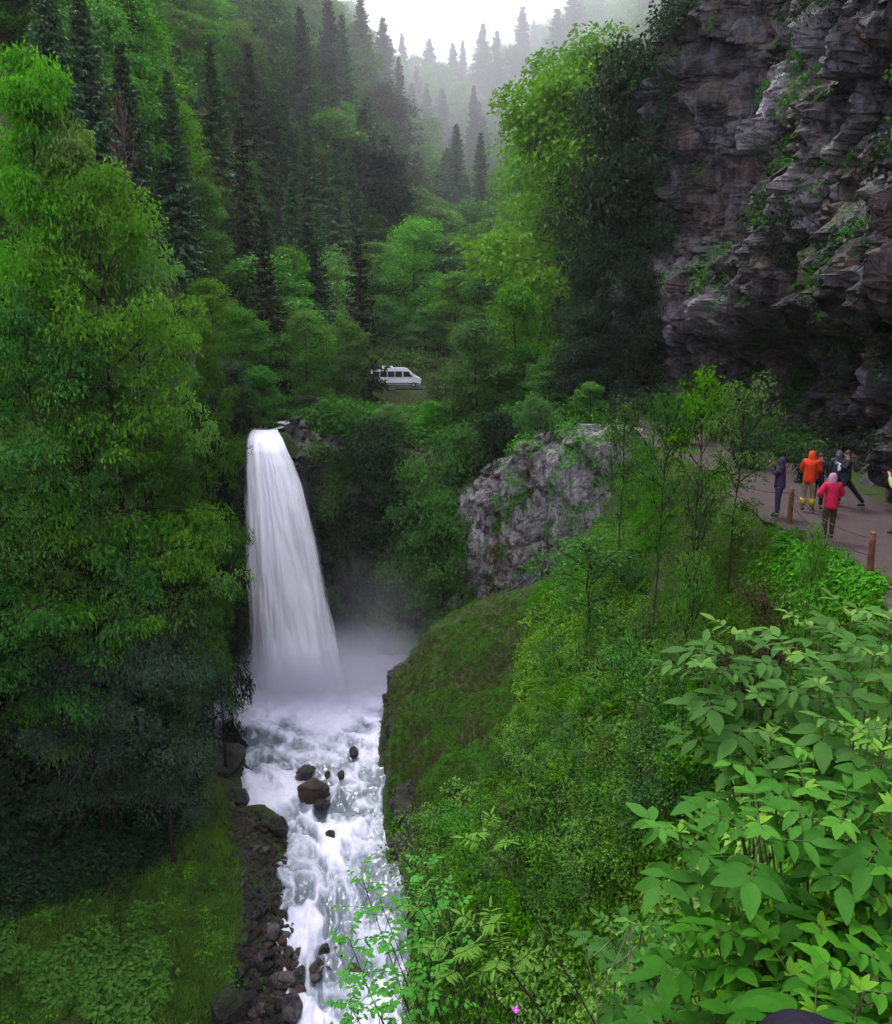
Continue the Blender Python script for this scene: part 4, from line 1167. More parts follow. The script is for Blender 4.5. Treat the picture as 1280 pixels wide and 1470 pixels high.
        T(pr, px, py, Y, w, lab, group=g)
    T('bare', 170, 105, 44, 90, 'grey leafless tree on the left slope behind the bright crown')
    T('bare', 330, 230, 58, 60, 'thin bare tree beside the olive conifer')
    # ---- valley centre
    g = 'spruces in the valley centre'
    for px, py, Y, w, pr, lab in [
        (655, 178, 128, 48, 'c1', 'left of the two tall dark spruces in the valley centre'),
        (690, 190, 124, 48, 'c1', 'right of the two tall dark spruces in the valley centre'),
        (693, 34, 205, 38, 'c2', 'taller of the two dark spruces high on the misty far slope'),
        (713, 44, 208, 34, 'c2', 'shorter of the two dark spruces high on the misty far slope'),
        (680, 122, 190, 34, 'c1', 'small dark spruce below the pair on the far slope'),
        (612, 120, 215, 30, 'cf', 'small dark spruce in the bottom of the misty valley'),
        (598, 95, 230, 26, 'cf', 'small spruce at the foot of the left ridge in mist'),
        (636, 128, 225, 30, 'cf', 'small dark spruce in the middle of the misty valley'),
        (650, 62, 270, 26, 'cf', 'small spruce near the skyline in the middle'),
        (800, 12, 165, 56, 'c1', 'dark spruce on the upper right slope beside the bright tree'),
        (822, -20, 160, 56, 'c1', 'dark spruce at the top behind the bright right hand tree'),
        (778, 70, 175, 44, 'cf', 'dark spruce on the upper right slope below the taller ones'),
        (577, 48, 300, 26, 'cf', 'faint spruce almost lost in the fog at the foot of the sky'),
        (750, 10, 330, 40, 'cf', 'faint spruce in the fog at the top right of the sky'),
        (664, 58, 360, 18, 'cf', 'faint bare topped spruce in fog on the far skyline')]:
        T(pr, px, py, Y, w, lab, name='conifer_tree', group=g)
    g = 'round crowns in the valley centre'
    for px, py, Y, w, pr, lab in [
        (592, 308, 124, 100, 'b3', 'bright light green round tree behind the minibus'),
        (615, 165, 150, 64, 'f2', 'yellow green round tree high in the valley centre'),
        (590, 235, 130, 60, 'b4', 'brownish olive tree in the valley centre left of the spruces'),
        (722, 235, 112, 72, 'b2', 'yellow green tree right of the two tall spruces'),
        (652, 385, 122, 100, 'b2', 'light green tree above the front of the minibus'),
        (700, 372, 88, 120, 'b2', 'light green bushy tree right of the minibus'),
        (745, 395, 80, 110, 'b2', 'light green bushy tree near the dark cliff corner'),
        (760, 330, 90, 80, 'b1', 'green tree beneath the tall bright right hand tree'),
        (682, 450, 76, 110, 'b2', 'pale green bush tree in front of the road'),
        (610, 440, 122, 90, 'b2', 'green tree directly behind the minibus roof'),
        (545, 420, 122, 80, 'b1', 'green tree behind the rear of the minibus'),
        (862, 28, 66, 120, 'b3', 'very bright green tree top beside the dark cliff'),
        (820, 75, 70, 140, 'b3', 'tall bright green tree left of the dark cliff'),
        (780, 150, 74, 110, 'b3', 'bright green tree forming the left edge of the right hand group'),
        (820, 250, 68, 100, 'b2', 'green tree low in front of the cliff corner'),
        (735, 60, 190, 60, 'f1', 'misty green tree beside the far spruce pair'),
        (760, 130, 165, 60, 'f2', 'misty yellow green tree on the right slope')]:
        T(pr, px, py, Y, w, lab, group=g)
    # ---- dark growth on the cliff corner
    g = 'dark trees clinging to the cliff corner'
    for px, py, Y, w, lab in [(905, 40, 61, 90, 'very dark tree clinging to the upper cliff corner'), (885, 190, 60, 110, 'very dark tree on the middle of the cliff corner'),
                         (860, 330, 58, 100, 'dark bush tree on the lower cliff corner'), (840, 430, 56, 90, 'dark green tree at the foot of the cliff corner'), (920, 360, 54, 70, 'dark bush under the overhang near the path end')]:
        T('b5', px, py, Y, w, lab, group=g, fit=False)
    # ---- bank between road and gorge
    g = 'low trees on the rim between road and gorge'
    for px, py, Y, w, pr in [(445, 565, 56, 80, 'b5'), (500, 575, 57, 90, 'b1'), (560, 578, 58, 90, 'b1'), (622, 572, 60, 90, 'b2'), (650, 520, 64, 100, 'b1'), (700, 500, 64, 100, 'b2'),
                             (750, 495, 62, 100, 'b1'), (790, 510, 58, 100, 'b1'), (830, 505, 56, 90, 'b5'), (540, 590, 54, 70, 'b5'), (600, 640, 53, 80, 'b2'), (660, 600, 53, 100, 'b1'),
                             (720, 580, 52, 90, 'b5'), (770, 560, 51, 90, 'b1'), (850, 545, 52, 80, 'b2'), (640, 690, 51, 70, 'b1')]:
        lab = {'b5': 'dark low tree', 'b1': 'mid green low tree', 'b2': 'light green low tree'}[pr]
        where = 'beside the waterfall lip' if px < 520 else 'below the minibus' if px < 620 else 'above the pale spur rock' if px > 690 else 'on the rim right of the minibus'
        T(pr, px, py, Y, w, lab + ' ' + where, group=g, fit=False)
    hillside(P)
    n0 = len(COL.objects); outer_trees(P)
    out = [o for o in list(COL.objects)[n0:] if o.type == 'EMPTY']
    merge_wood('outer_wood', out)
    bl = [o for o in COL.objects if o.type == 'EMPTY' and o.name.startswith('broadleaf_tree') and 'among many' in o['label']]
    total = sum(o.type == 'EMPTY' and o.name.startswith('broadleaf_tree') for o in COL.objects)
    bl.sort(key=lambda o: o.scale[2] / o.location[1])
    merge_wood('distant_wood', bl[:max(0, total - 292)])

def merge_wood(name, roots):
    Vs, Qs, Vr, Mi, mats_, b = [], [], [], [], [], 0
    bpy.context.view_layer.update()
    for r in roots:
        Mx = np.array(Matrix.LocRotScale(r.location, r.rotation_euler, r.scale))
        for c in list(r.children):
            me = c.data
            if me.materials[0].name.startswith('bark') and name == 'distant_wood':
                bpy.data.objects.remove(c); continue
            v = np.empty(len(me.vertices) * 3, np.float32); me.vertices.foreach_get('co', v); v = v.reshape(-1, 3)
            quads = np.array([p_.vertices[:] for p_ in me.polygons if len(p_.vertices) == 4])
            a = np.zeros(len(v), np.float32)
            if 'var' in me.attributes: me.attributes['var'].data.foreach_get('value', a)
            m = me.materials[0]
            if m not in mats_: mats_.append(m)
            Vs.append(v @ Mx[:3, :3].T + Mx[:3, 3]); Qs.append(quads + b); Vr.append(a); Mi.append(np.full(len(quads), mats_.index(m))); b += len(v)
            bpy.data.objects.remove(c)
        bpy.data.objects.remove(r)
    if not Vs: return
    me = mesh_np(name, np.concatenate(Vs), np.concatenate(Qs), {'var': np.concatenate(Vr)}, smooth=False, mats=np.concatenate(Mi))
    for m in mats_: me.materials.append(m)
    tag(link(name, me), kind='stuff'); print(name, len(roots), len(me.polygons))

def outer_trees(P):
    """the wood goes on beyond the left edge of the photograph"""
    rs = np.random.RandomState(31); pl = [(p[1][0], p[1][1]) for p in PLANTS]; n = 0
    for q in range(900):
        y = 12 + rs.rand() * 60; x = -(.60 * y + 6.5) - rs.rand() * 30
        if x > -16 or n >= 60 or any((x - a) ** 2 + (y - b) ** 2 < 17 for a, b in pl): continue
        pl.append((x, y)); n += 1
        key = ('b1', 'b5', 'b2', 'c1')[rs.randint(4)]; pr = P[key]; z = float(H(x, y)) - .3; s = (.55 + .3 * rs.rand())
        tone = {'b1': 'mid green broadleaf', 'b5': 'dark broadleaf', 'b2': 'light green broadleaf', 'c1': 'dark conifer'}[key]
        put(pr, (x, y, z), s, s * 1.1, rs.rand() * 6.28, 'conifer_tree' if key == 'c1' else 'broadleaf_tree', f'{tone} tree on the slope beyond the left edge of the photo', 'tree', f'{tone} trees beyond the left edge')

def hillside(P):
    """fill the slopes with trees wherever the frame would otherwise show bare ground"""
    rs = np.random.RandomState(77); r2 = random.Random(9)
    polys = [([(0, 0), (520, 0), (600, 110), (640, 330), (560, 520), (360, 600), (330, 400), (150, 250), (0, 60)], 210),
             ([(590, 110), (1000, 0), (960, 300), (860, 520), (600, 420), (590, 200)], 230)]
    placed = [(p[1][0], p[1][1]) for p in PLANTS]
    n = dict(c=0, b=0)
    for poly, cnt in polys:
        px, py = sample_poly(rs, poly, cnt * 6)
        Pt, ok = hits(px, py, y0=40, y1=460)
        k = 0
        for p, o in zip(Pt, ok):
            if not o or p[1] < 56 or k >= cnt: continue
            if 100 < p[1] < 118 and -26 < p[0] < 12: continue
            if 84 < p[1] < 118 and -16 < p[0] < 3: continue
            sp = 2.6 + p[1] * .010
            if any((p[0] - a) ** 2 + (p[1] - b) ** 2 < sp * sp for a, b in placed): continue
            placed.append((p[0], p[1])); k += 1
            z = float(H(p[0], p[1])) - .3
            far = p[1] > 135
            nz = float(fbm(p[0] / 22, p[1] / 26, 0, 90, 2)) + rs.normal() * .28
            left = p[0] < -6
            side = 'left' if left else 'right'
            dist = 'misty far ' if p[1] > 230 else 'far ' if p[1] > 135 else ''
            if nz > (.40 if left and p[1] < 200 else .42 if p[1] < 200 else .62):
                pr = P['cf'] if far else P[('c1', 'c2', 'c3')[rs.randint(3)]]
                hh = 11 + 7 * rs.rand(); s = hh / pr['h']
                put(pr, (p[0], p[1], z), s, s * (1.05 + .4 * rs.rand()), rs.rand() * 6.28, 'conifer_tree', f'dark conifer among many on the {dist}{side} slope', 'tree', f'conifers covering the {dist}{side} slope', trunk=not far)
                n['c'] += 1
            else:
                u = rs.rand()
                key = ('f1' if u < .55 else 'f2') if far else ('b1' if u < .45 else 'b2' if u < .7 else 'b4' if u < .85 else 'b5')
                tone = {'f1': 'mid green', 'f2': 'light green', 'b1': 'mid green', 'b2': 'light green', 'b4': 'grey olive', 'b5': 'dark green'}[key]
                pr = P[key]
                hh = 7 + 6 * rs.rand(); s = hh / pr['h']
                put(pr, (p[0], p[1], z), s, s * (1.15 + .5 * rs.rand()), rs.rand() * 6.28, 'broadleaf_tree', f'{tone} round tree among many on the {dist}{side} slope', 'tree', f'{tone} trees covering the {dist}{side} slope', trunk=not far)
                n['b'] += 1
    print('hillside', n)
def wall_cover(name, V, n, clumps, mat, seed, scale, cond, out=(0, -1, .3), tilt=.4):
    """plants rooted on a displaced rock sheet; cond(points, normals) -> mask"""
    rs = np.random.RandomState(seed)
    du = V[1:, :-1] - V[:-1, :-1]; dv = V[:-1, 1:] - V[:-1, :-1]
    N = np.cross(du, dv); N /= (np.linalg.norm(N, axis=2, keepdims=True) + 1e-9)
    P = V[:-1, :-1].reshape(-1, 3); N = N.reshape(-1, 3)
    o = np.array(out, float)
    N = N * np.sign(N @ np.array([out[0], out[1], 0.]) + 1e-9)[:, None]
    idx = rs.permutation(len(P))
    m = cond(P[idx], N[idx]); idx = idx[m][:n]
    P = P[idx]; N = N[idx] * .7 + np.array([0, 0, .7])
    s = scale[0] + (scale[1] - scale[0]) * rs.rand(len(P)) ** 1.4
    Vs, Qs, Vr = [], [], []; b = 0; which = rs.randint(len(clumps), size=len(P))
    for q, (cv, cq, cr) in enumerate(clumps):
        mm = which == q
        if not mm.any(): continue
        W, QQ, vv = scatter(cv, cq, cr, P[mm], s[mm], rs, N[mm], tilt)
        Vs.append(W); Qs.append(QQ + b); Vr.append(vv); b += len(W)
    me = mesh_np(name, np.concatenate(Vs), np.concatenate(Qs), {'var': np.concatenate(Vr)}, smooth=False)
    ob = link(name, me, mat); tag(ob, kind='stuff'); print(name, len(P))
    return P

def undergrowth(P):
    rs = np.random.RandomState(8)
    herbs = [herb_clump(rs, 15, .24 + .1 * rs.rand(), .28, .085 + .03 * rs.rand()) for _ in range(6)]
    small = [herb_clump(rs, 16, .2, .16, .05) for _ in range(5)]
    big = [herb_clump(rs, 12, .32, .36, .17, .85) for _ in range(5)]
    grass = [grass_clump(rs, 14, .26, .018) for _ in range(4)]
    ferns = [fern_clump(rs, 6 + rs.randint(3), .5 + .15 * rs.rand()) for _ in range(3)]
    bushy = [herb_clump(rs, 40, .55, .55, .13, .7) for _ in range(5)]
    moss = [grass_clump(rs, 12, .10, .02) for _ in range(3)]
    slope = [(560, 1190), (700, 1130), (790, 1010), (800, 850), (900, 720), (890, 640), (960, 650), (1100, 740), (1280, 860), (1280, 1480), (540, 1480)]
    cover('leafy_undergrowth', 'h', slope, 14000, herbs + small[:2], M['herb'], 1, .7, 1.7, y0=5.2)
    cover('low_undergrowth', 'h', slope, 7000, small + bushy[:1], M['bright'], 2, .7, 1.5, noise_cut=(3.0, .0, 12), y0=5.2)
    cover('fern_undergrowth', 'f', slope, 900, ferns, M['herb'], 3, .7, 1.5, noise_cut=(2.5, .1, 14), y0=5)
    cover('dead_fern_litter', 'f', [(1060, 810), (1180, 820), (1170, 950), (1090, 960), (1050, 1100), (1000, 1300), (900, 1300), (1000, 1050), (1060, 900)], 420, ferns, M['brown'], 4, .5, 1.0, noise_cut=(1.6, .05, 15), y0=7)
    mound = [(540, 1000), (560, 950), (590, 915), (700, 845), (800, 830), (770, 1000), (730, 1100), (700, 1190), (560, 1200)]
    cover('mound_moss', 'm', mound, 9000, moss, M['moss'], 5, .8, 1.6)
    cover('mound_herbs', 'm', mound, 9000, small, M['herb'], 6, .5, 1.1, noise_cut=(1.3, -.1, 17))
    left = [(0, 1230), (230, 1180), (330, 1150), (345, 1260), (330, 1400), (290, 1480), (-10, 1480)]
    cover('left_bank_moss', 'm', left, 9000, moss + grass[:1], M['bankmoss'], 7, .9, 1.9)
    cover('left_bank_broadleaf_herbs', 'm', [(-10, 1340), (60, 1310), (150, 1280), (220, 1290), (230, 1370), (240, 1480), (-10, 1480)], 3600, big[:3] + herbs[:3] + big[3:], M['bank'], 8, .5, 1.3, noise_cut=(1.5, -.12, 23))
    cover('left_bank_ferns', 'm', [(-10, 1320), (150, 1270), (330, 1250), (320, 1400), (240, 1480), (-10, 1480)], 420, ferns, M['herb'], 41, .5, 1.0, noise_cut=(1.4, .0, 24))
    cover('left_bank_mixed_herbs', 'm', [(-10, 1300), (150, 1250), (340, 1220), (330, 1400), (280, 1480), (-10, 1480)], 2600, small + herbs[:2], M['bank'], 42, .5, 1.1, noise_cut=(1.2, .05, 25))
    cover('knoll_edge_growth', 'h', [(760, 900), (820, 850), (900, 900), (900, 1150), (760, 1150), (740, 1040)], 2600, bushy[:3] + herbs, M['herb'], 27, .6, 1.3, y0=10)
    cover('slope_growth', 'h', [(640, 1190), (760, 1100), (900, 900), (920, 700), (1100, 780), (1180, 870), (1000, 1300), (640, 1420)], 5000, bushy[:3], M['herb'], 28, .35, .9, y0=7, noise_cut=(2.6, -.25, 29))
    cover('broadleaf_path_edge', 'h', [(1120, 790), (1200, 800), (1260, 850), (1260, 900), (1150, 880), (1090, 840)], 420, big, M['herb'], 30, .8, 1.3, y0=8)
    cover_xy('road_verge_growth', (-26, 12), (90, 104.6), 900, bushy, M['mid'], 31, 1.2, 2.3)
    cover_xy('road_edge_growth', (-16, 3), (80, 104.4), 1700, bushy, M['bright'], 35, 1.0, 2.0)
    cover_xy('road_bank_growth', (-26, 12), (115, 140), 1500, bushy, M['bright'], 32, 2.0, 4.2)
    cover('upper_slope_growth', 'h', [(760, 862), (850, 770), (890, 640), (940, 630), (960, 760), (830, 900)], 2600, herbs + bushy[:2], M['herb'], 33, .6, 1.2, y0=30)
    under = [(860, 590), (900, 520), (1050, 520), (1150, 560), (1190, 640), (1190, 690), (1100, 650), (960, 620), (900, 600)]
    cover('cliff_foot_undergrowth', 'm', under, 4500, herbs + bushy[:2], M['mid'], 9, .9, 2.0, y0=14)
    rim = [(400, 600), (470, 570), (560, 560), (700, 540), (860, 540), (880, 610), (820, 640), (700, 660), (600, 640), (480, 640)]
    cover('rim_undergrowth', 'm', rim, 2500, bushy, M['mid'], 10, 1.0, 2.4, y0=48, skip=(-17, 3, 82, 118))
    cover('valley_undergrowth', 'm', [(330, 400), (560, 520), (830, 480), (860, 100), (600, 110), (400, 0), (0, 0), (200, 300)], 9000, bushy, M['mid'], 11, 2.0, 5.0, y0=55, noise_cut=(14, -.5, 3), skip=(-17, 3, 82, 118))
    cover('hollow_undergrowth', 'm', [(0, 600), (330, 620), (340, 900), (280, 1080), (100, 1200), (0, 1230)], 5000, bushy, M['dark'], 12, 1.0, 2.2, y0=14)  # dark leaf colour stands in for the deep shade of the hollow
    cover('hollow_edge_growth', 'm', [(0, 1060), (200, 1090), (285, 1120), (280, 1180), (170, 1260), (0, 1320)], 1200, bushy, M['dark'], 34, .7, 1.5, y0=14)  # dark clumps added to make the shaded hollow below the evergreens look black
    # plants on the rock faces
    cl = CLIFF['V']
    def c1(p, n): return (n[:, 2] > .12) & (fbm(p[:, 0] / 3, p[:, 1] / 4, p[:, 2] / 2.2, 31, 3) > .12) & (p[:, 2] > 20)
    wall_cover('cliff_ledge_plants', cl, 3600, herbs + bushy[:2], M['mid'], 20, (.6, 1.6), c1, out=(-1, 0, .3))
    def c2(p, n): return (p[:, 1] > 56) & (p[:, 2] > 17) & (fbm(p[:, 0] / 3, p[:, 1] / 3, p[:, 2] / 3, 32, 3) > -.55)
    wall_cover('cliff_corner_ivy', cl, 6500, bushy, M['dark'], 21, (1.0, 2.4), c2, out=(-1, 0, .3))
    def c3(p, n): return (p[:, 1] < 40) & (p[:, 2] > 18) & (p[:, 2] < 60) & (fbm(p[:, 0] / 4, p[:, 1] / 5, p[:, 2] / 3, 37, 3) > .42)
    wall_cover('cliff_hanging_plants', cl, 1800, herbs + bushy[:1], M['dark'], 25, (.8, 1.8), c3, out=(-1, 0, .3))
    def g1(p, n): return (p[:, 0] > -9.5) & (fbm(p[:, 0] / 2.6, p[:, 1] / 3, p[:, 2] / 2.6, 33, 3) > .0) & (p[:, 2] > 3)
    wall_cover('gorge_wall_plants', CLIFF['gorge_wall'], 1300, bushy + herbs[:2], M['mid'], 22, (.6, 1.5), g1)
    def g2(p, n): return (p[:, 0] < -13) & (p[:, 2] > 4) & (fbm(p[:, 0] / 2.6, p[:, 1] / 3, p[:, 2] / 2.6, 38, 3) > -.3)
    wall_cover('gorge_wall_dark_plants', CLIFF['gorge_wall'], 1500, bushy, M['dark'], 26, (.9, 2.0), g2)
    def s1(p, n): return ((n[:, 2] > .25) | (p[:, 2] > 15.6) & (fbm(p[:, 0], p[:, 1], p[:, 2], 36, 2) > .0)) & (fbm(p[:, 0] / 2, p[:, 1] / 2, p[:, 2] / 2, 34, 3) > -.05)
    wall_cover('spur_plants', CLIFF['spur_face'], 800, herbs + bushy[:2], M['herb'], 23, (.6, 1.4), s1)
    def s2(p, n): return (p[:, 0] < 5.8) & (p[:, 0] > 1) & (fbm(p[:, 0] / 1.4, p[:, 1] / 1.4, p[:, 2] / 2.4, 35, 3) > .05)
    wall_cover('spur_dead_creeper', CLIFF['spur_face'], 90, ferns, M['brown'], 24, (.5, 1.1), s2, out=(0, -1, -.3))

def shrubs(P):
    rs = np.random.RandomState(12); r2 = random.Random(3)
    slope = [(640, 1200), (760, 1080), (830, 860), (920, 740), (1000, 700), (1100, 790), (1180, 850), (1200, 1100), (1000, 1180), (860, 1300), (620, 1400)]
    px, py = sample_poly(rs, slope, 330)
    Pt, ok = hits(px, py, y0=7)
    for p, o in zip(Pt, ok):
        if not o or p[1] < 7 or p[1] > 48: continue
        if p[0] > path_left(p[1]) - 2.4: continue
        key = ('s1', 's2', 's3')[rs.randint(3)]
        tone = {'s1': 'fresh green', 's2': 'yellow green', 's3': 'mid green'}[key]
        z = float(H(p[0], p[1])) - .1; s = .6 + .5 * rs.rand()
        near = 'near the camera' if p[1] < 14 else 'halfway up' if p[1] < 28 else 'beside the mossy mound'
        put(P[key], (p[0], p[1], z), s, s * 1.05, rs.rand() * 6.28, 'shrub', f'{tone} leafy shrub on the slope below the path {near}', 'shrub', f'{tone} shrubs {near}', parts=('foliage', 'stem'))
    # saplings whose thin stems rise past the path
    for px, py, Y, w, pr, lab in [
        (958, 545, 25, 90, 'sap', 'slender sapling in front of the far end of the gravel path'),
        (1020, 520, 24, 110, 'sap2', 'leafy sapling screening the dark cave under the cliff'),
        (1068, 530, 22, 110, 'sap', 'sapling with forked thin stems left of the hikers'),
        (900, 565, 32, 80, 'sap', 'small sapling above the pale spur rock at the far path edge'),
        (1176, 742, 14, 50, 'sap2', 'thin dark stemmed sapling just below the pink jacket'),
        (1005, 650, 20, 80, 'sap', 'sapling with a dark straight stem on the slope under the path'),
        (850, 760, 30, 130, 'sap', 'light green sapling in front of the grey spur rock'),
        (1000, 780, 18, 90, 'sap2', 'light green sapling in the middle of the right hand slope')]:
        plant(P[pr], px, py, Y, w, 'sapling', lab, 'sapling', rs=r2)
    # cliff foot shrubs
    for i, (px, py, Y, w, k) in enumerate([(900, 545, 47, 70, 's4'), (945, 540, 44, 80, 's3'), (985, 555, 40, 80, 's4'), (1035, 565, 35, 90, 's3'), (1080, 590, 32, 80, 's4'), (1125, 600, 30, 80, 's3'), (1165, 620, 28, 70, 's4')]):
        lab = ['farthest shrub', 'second farthest shrub', 'dark shrub', 'green shrub', 'dark low shrub', 'green low shrub', 'dark shrub behind the orange jacket', 'small green shrub behind the hikers', 'shrub at the right edge'][i]
        plant(P[k], px, py, Y, w, 'shrub', lab + ' at the foot of the cliff beside the path', 'shrub', rs=r2, parts=('foliage', 'stem'))
    # brown half dead bushes
    for i, (px, py, Y, w) in enumerate([(1110, 815, 15, 110), (1085, 900, 13, 120), (1130, 870, 12.5, 110)]):
        plant(P['sb'], px, py, Y, w, 'dry_shrub', ['upper', 'left', 'lower right'][i] + ' of the three brown withered bushes below the path', 'shrub', rs=r2, parts=('foliage', 'stem'))
def ground_y(px, py, zt):
    d = ray(px, py); return float((zt - 22.0) / d[2] * d[1])

# ------------------------------------------------------------------ stones
def stones():
    wet = rock_material('wet_stone', (.014, .012, .012), (.085, .075, .072), warm=.5, moss=.15, wet=.35, pale=.5)
    brown = rock_material('brown_stone', (.030, .018, .013), (.11, .065, .045), warm=.3, moss=.15, wet=.4, pale=.7)
    grey = rock_material('grey_stone', (.04, .036, .036), (.22, .19, .185), warm=.35, moss=.1, wet=.5, pale=.9)
    mossy = rock_material('mossy_stone', (.020, .018, .012), (.09, .075, .045), warm=.3, moss=1.0, wet=.7, pale=.5)
    def rock(px, py, wpx, hpx, zt, mat, seed, label, name='boulder', group=None, sq=1.0, sink=.35, dep=.85):
        Y = ground_y(px, py, zt); p = at(px, py, Y); f = topix(p)[2]
        sx = wpx * f / F / 2; sz = hpx * f / F / 2
        o = link(name, boulder_mesh(name, seed, sx * 1.1, sx * dep, max(sz, sx * .6), n=40, rough=.28), mat)
        o.location = (p[0], p[1], zt + sz * (1 - sink * 2) * .5); o.rotation_euler = (0, 0, seed * 1.3)
        tag(o, label, 'boulder', group); return o
    g = 'boulders in the white water'
    rock(452, 1142, 42, 38, -.10, brown, 5, 'round brown boulder sitting in the middle of the white water', group=g)
    rock(437, 1113, 32, 28, .0, wet, 8, 'dark boulder touching the upper left of the round brown one', group=g)
    rock(508, 1082, 16, 18, .15, wet, 11, 'small dark rock in the foam near the mossy mound', group=g)
    rock(489, 1113, 12, 14, .1, wet, 12, 'tiny dark rock right of the brown boulder, right one of two', group=g)
    rock(470, 1114, 12, 12, .1, wet, 13, 'tiny dark rock right of the brown boulder, left one of two', group=g)
    rock(475, 1200, 16, 14, -.25, wet, 14, 'small dark rock in the foam downstream of the brown boulder', group=g)
    rock(462, 1155, 26, 10, -.2, wet, 15, 'low dark rock just below the brown boulder', group=g)
    rock(398, 1190, 40, 34, -.25, wet, 16, 'pointed dark rock at the left edge of the rapids')
    rock(302, 1100, 84, 40, .35, wet, 17, 'large flat wet rock on the left shore below the plunge pool', dep=1.1)
    rock(342, 1146, 40, 32, .2, wet, 18, 'rounded wet rock between the large flat one and the rapids')
    rock(345, 1190, 44, 34, .3, brown, 19, 'brown rock at the top of the stony shore')
    rock(330, 1445, 58, 46, .2, mossy, 20, 'mossy yellowish boulder at the bottom of the stony shore')
    rock(388, 1338, 30, 22, -.3, grey, 21, 'pale pinkish flat stone in the middle of the stony shore')
    rock(405, 1405, 34, 24, -.6, grey, 22, 'pale grey stone near the bottom of the stony shore')
    rock(418, 1452, 44, 40, -.9, grey, 23, 'large pale wet stone at the bottom edge beside the water')
    # shore stones, each its own object
    rs = np.random.RandomState(4)
    protos = [boulder_mesh('stone', 100 + q, 1, .85, .62, n=16, rough=.3) for q in range(8)]
    for q, m in enumerate(protos): m.materials.append([wet, brown, wet, grey, brown, wet, brown, wet][q])
    poly = [(318, 1150), (385, 1175), (425, 1240), (455, 1320), (470, 1400), (475, 1475), (300, 1475), (335, 1400), (352, 1300), (325, 1220)]
    px, py = sample_poly(rs, poly, 1500)
    P, ok = hits(px, py, y0=10); P = P[ok]
    s = .08 + .24 * rs.rand(len(P)) ** 3.0
    order = np.argsort(-s)
    for r, i in enumerate(order[:260]):
        q = rs.randint(8); o = bpy.data.objects.new('stone', protos[q]); COL.objects.link(o)
        p = P[i]; o.location = (p[0], p[1], float(H(p[0], p[1])) + s[i] * .12); o.scale = (s[i],) * 3; o.rotation_euler = (rs.normal() * .3, rs.normal() * .3, rs.rand() * 6.28)
        c = ['dark wet', 'brown', 'dark wet', 'pale grey', 'brown', 'dark wet', 'brown', 'dark wet'][q]
        tag(o, f'{c} river stone on the shore left of the rapids', 'stone', f'{c} stones on the left shore')
    # gravel between them
    V0 = np.array([v.co[:] for v in protos[0].vertices]); Q0 = np.array([p.vertices[:] for p in protos[0].polygons])
    sm = boulder_mesh('gs', 7, 1, .8, .6, n=8, rough=.3); V0 = np.array([v.co[:] for v in sm.vertices]); Q0 = np.array([p.vertices[:] for p in sm.polygons])
    rest = order[260:]; Pg = P[rest].copy(); Pg[:, 2] = H(Pg[:, 0], Pg[:, 1])
    W, QQ, vv = scatter(V0, Q0, np.zeros(len(V0)), Pg, s[rest] * .8, rs, None, .4)
    o = link('shore_gravel', mesh_np('shore_gravel', W, QQ, None), wet); tag(o, kind='stuff')
    # rock side of the mossy mound along the water
    mr = rock_material('mound_rock', (.008, .007, .008), (.050, .042, .040), warm=.4, moss=.3, wet=.45, pale=.3)
    wall_from('mound_rock_side', [(-2.4, 47.6, -1.0, 3.0), (-3.5, 44.6, -1.0, 3.6), (-3.9, 41.5, -1.0, 3.5), (-3.6, 38.5, -1.2, 3.2), (-3.0, 35.5, -1.4, 2.6), (-2.5, 32.5, -1.6, 2.4), (-1.9, 29, -1.9, 1.8), (-1.5, 25.5, -2.2, 1.6), (-1.2, 22, -2.6, 1.6)][::-1] if False else
              [(-1.9, 47.6, -1.0, 2.2), (-3.1, 44.6, -1.0, 2.9), (-3.5, 41.5, -1.0, 2.7), (-3.1, 38.5, -1.2, 2.0), (-2.7, 35.5, -1.4, 1.9), (-2.1, 32.5, -1.6, 1.0), (-1.3, 29, -1.9, .5), (-.9, 25.5, -2.2, -.2), (-.6, 22, -2.6, -.4)],
              34, mr, 61, .45, 1.9, 'dark wet rock edge of the mossy mound along the rapids', 'rock face', bulge=.15, step=.14)

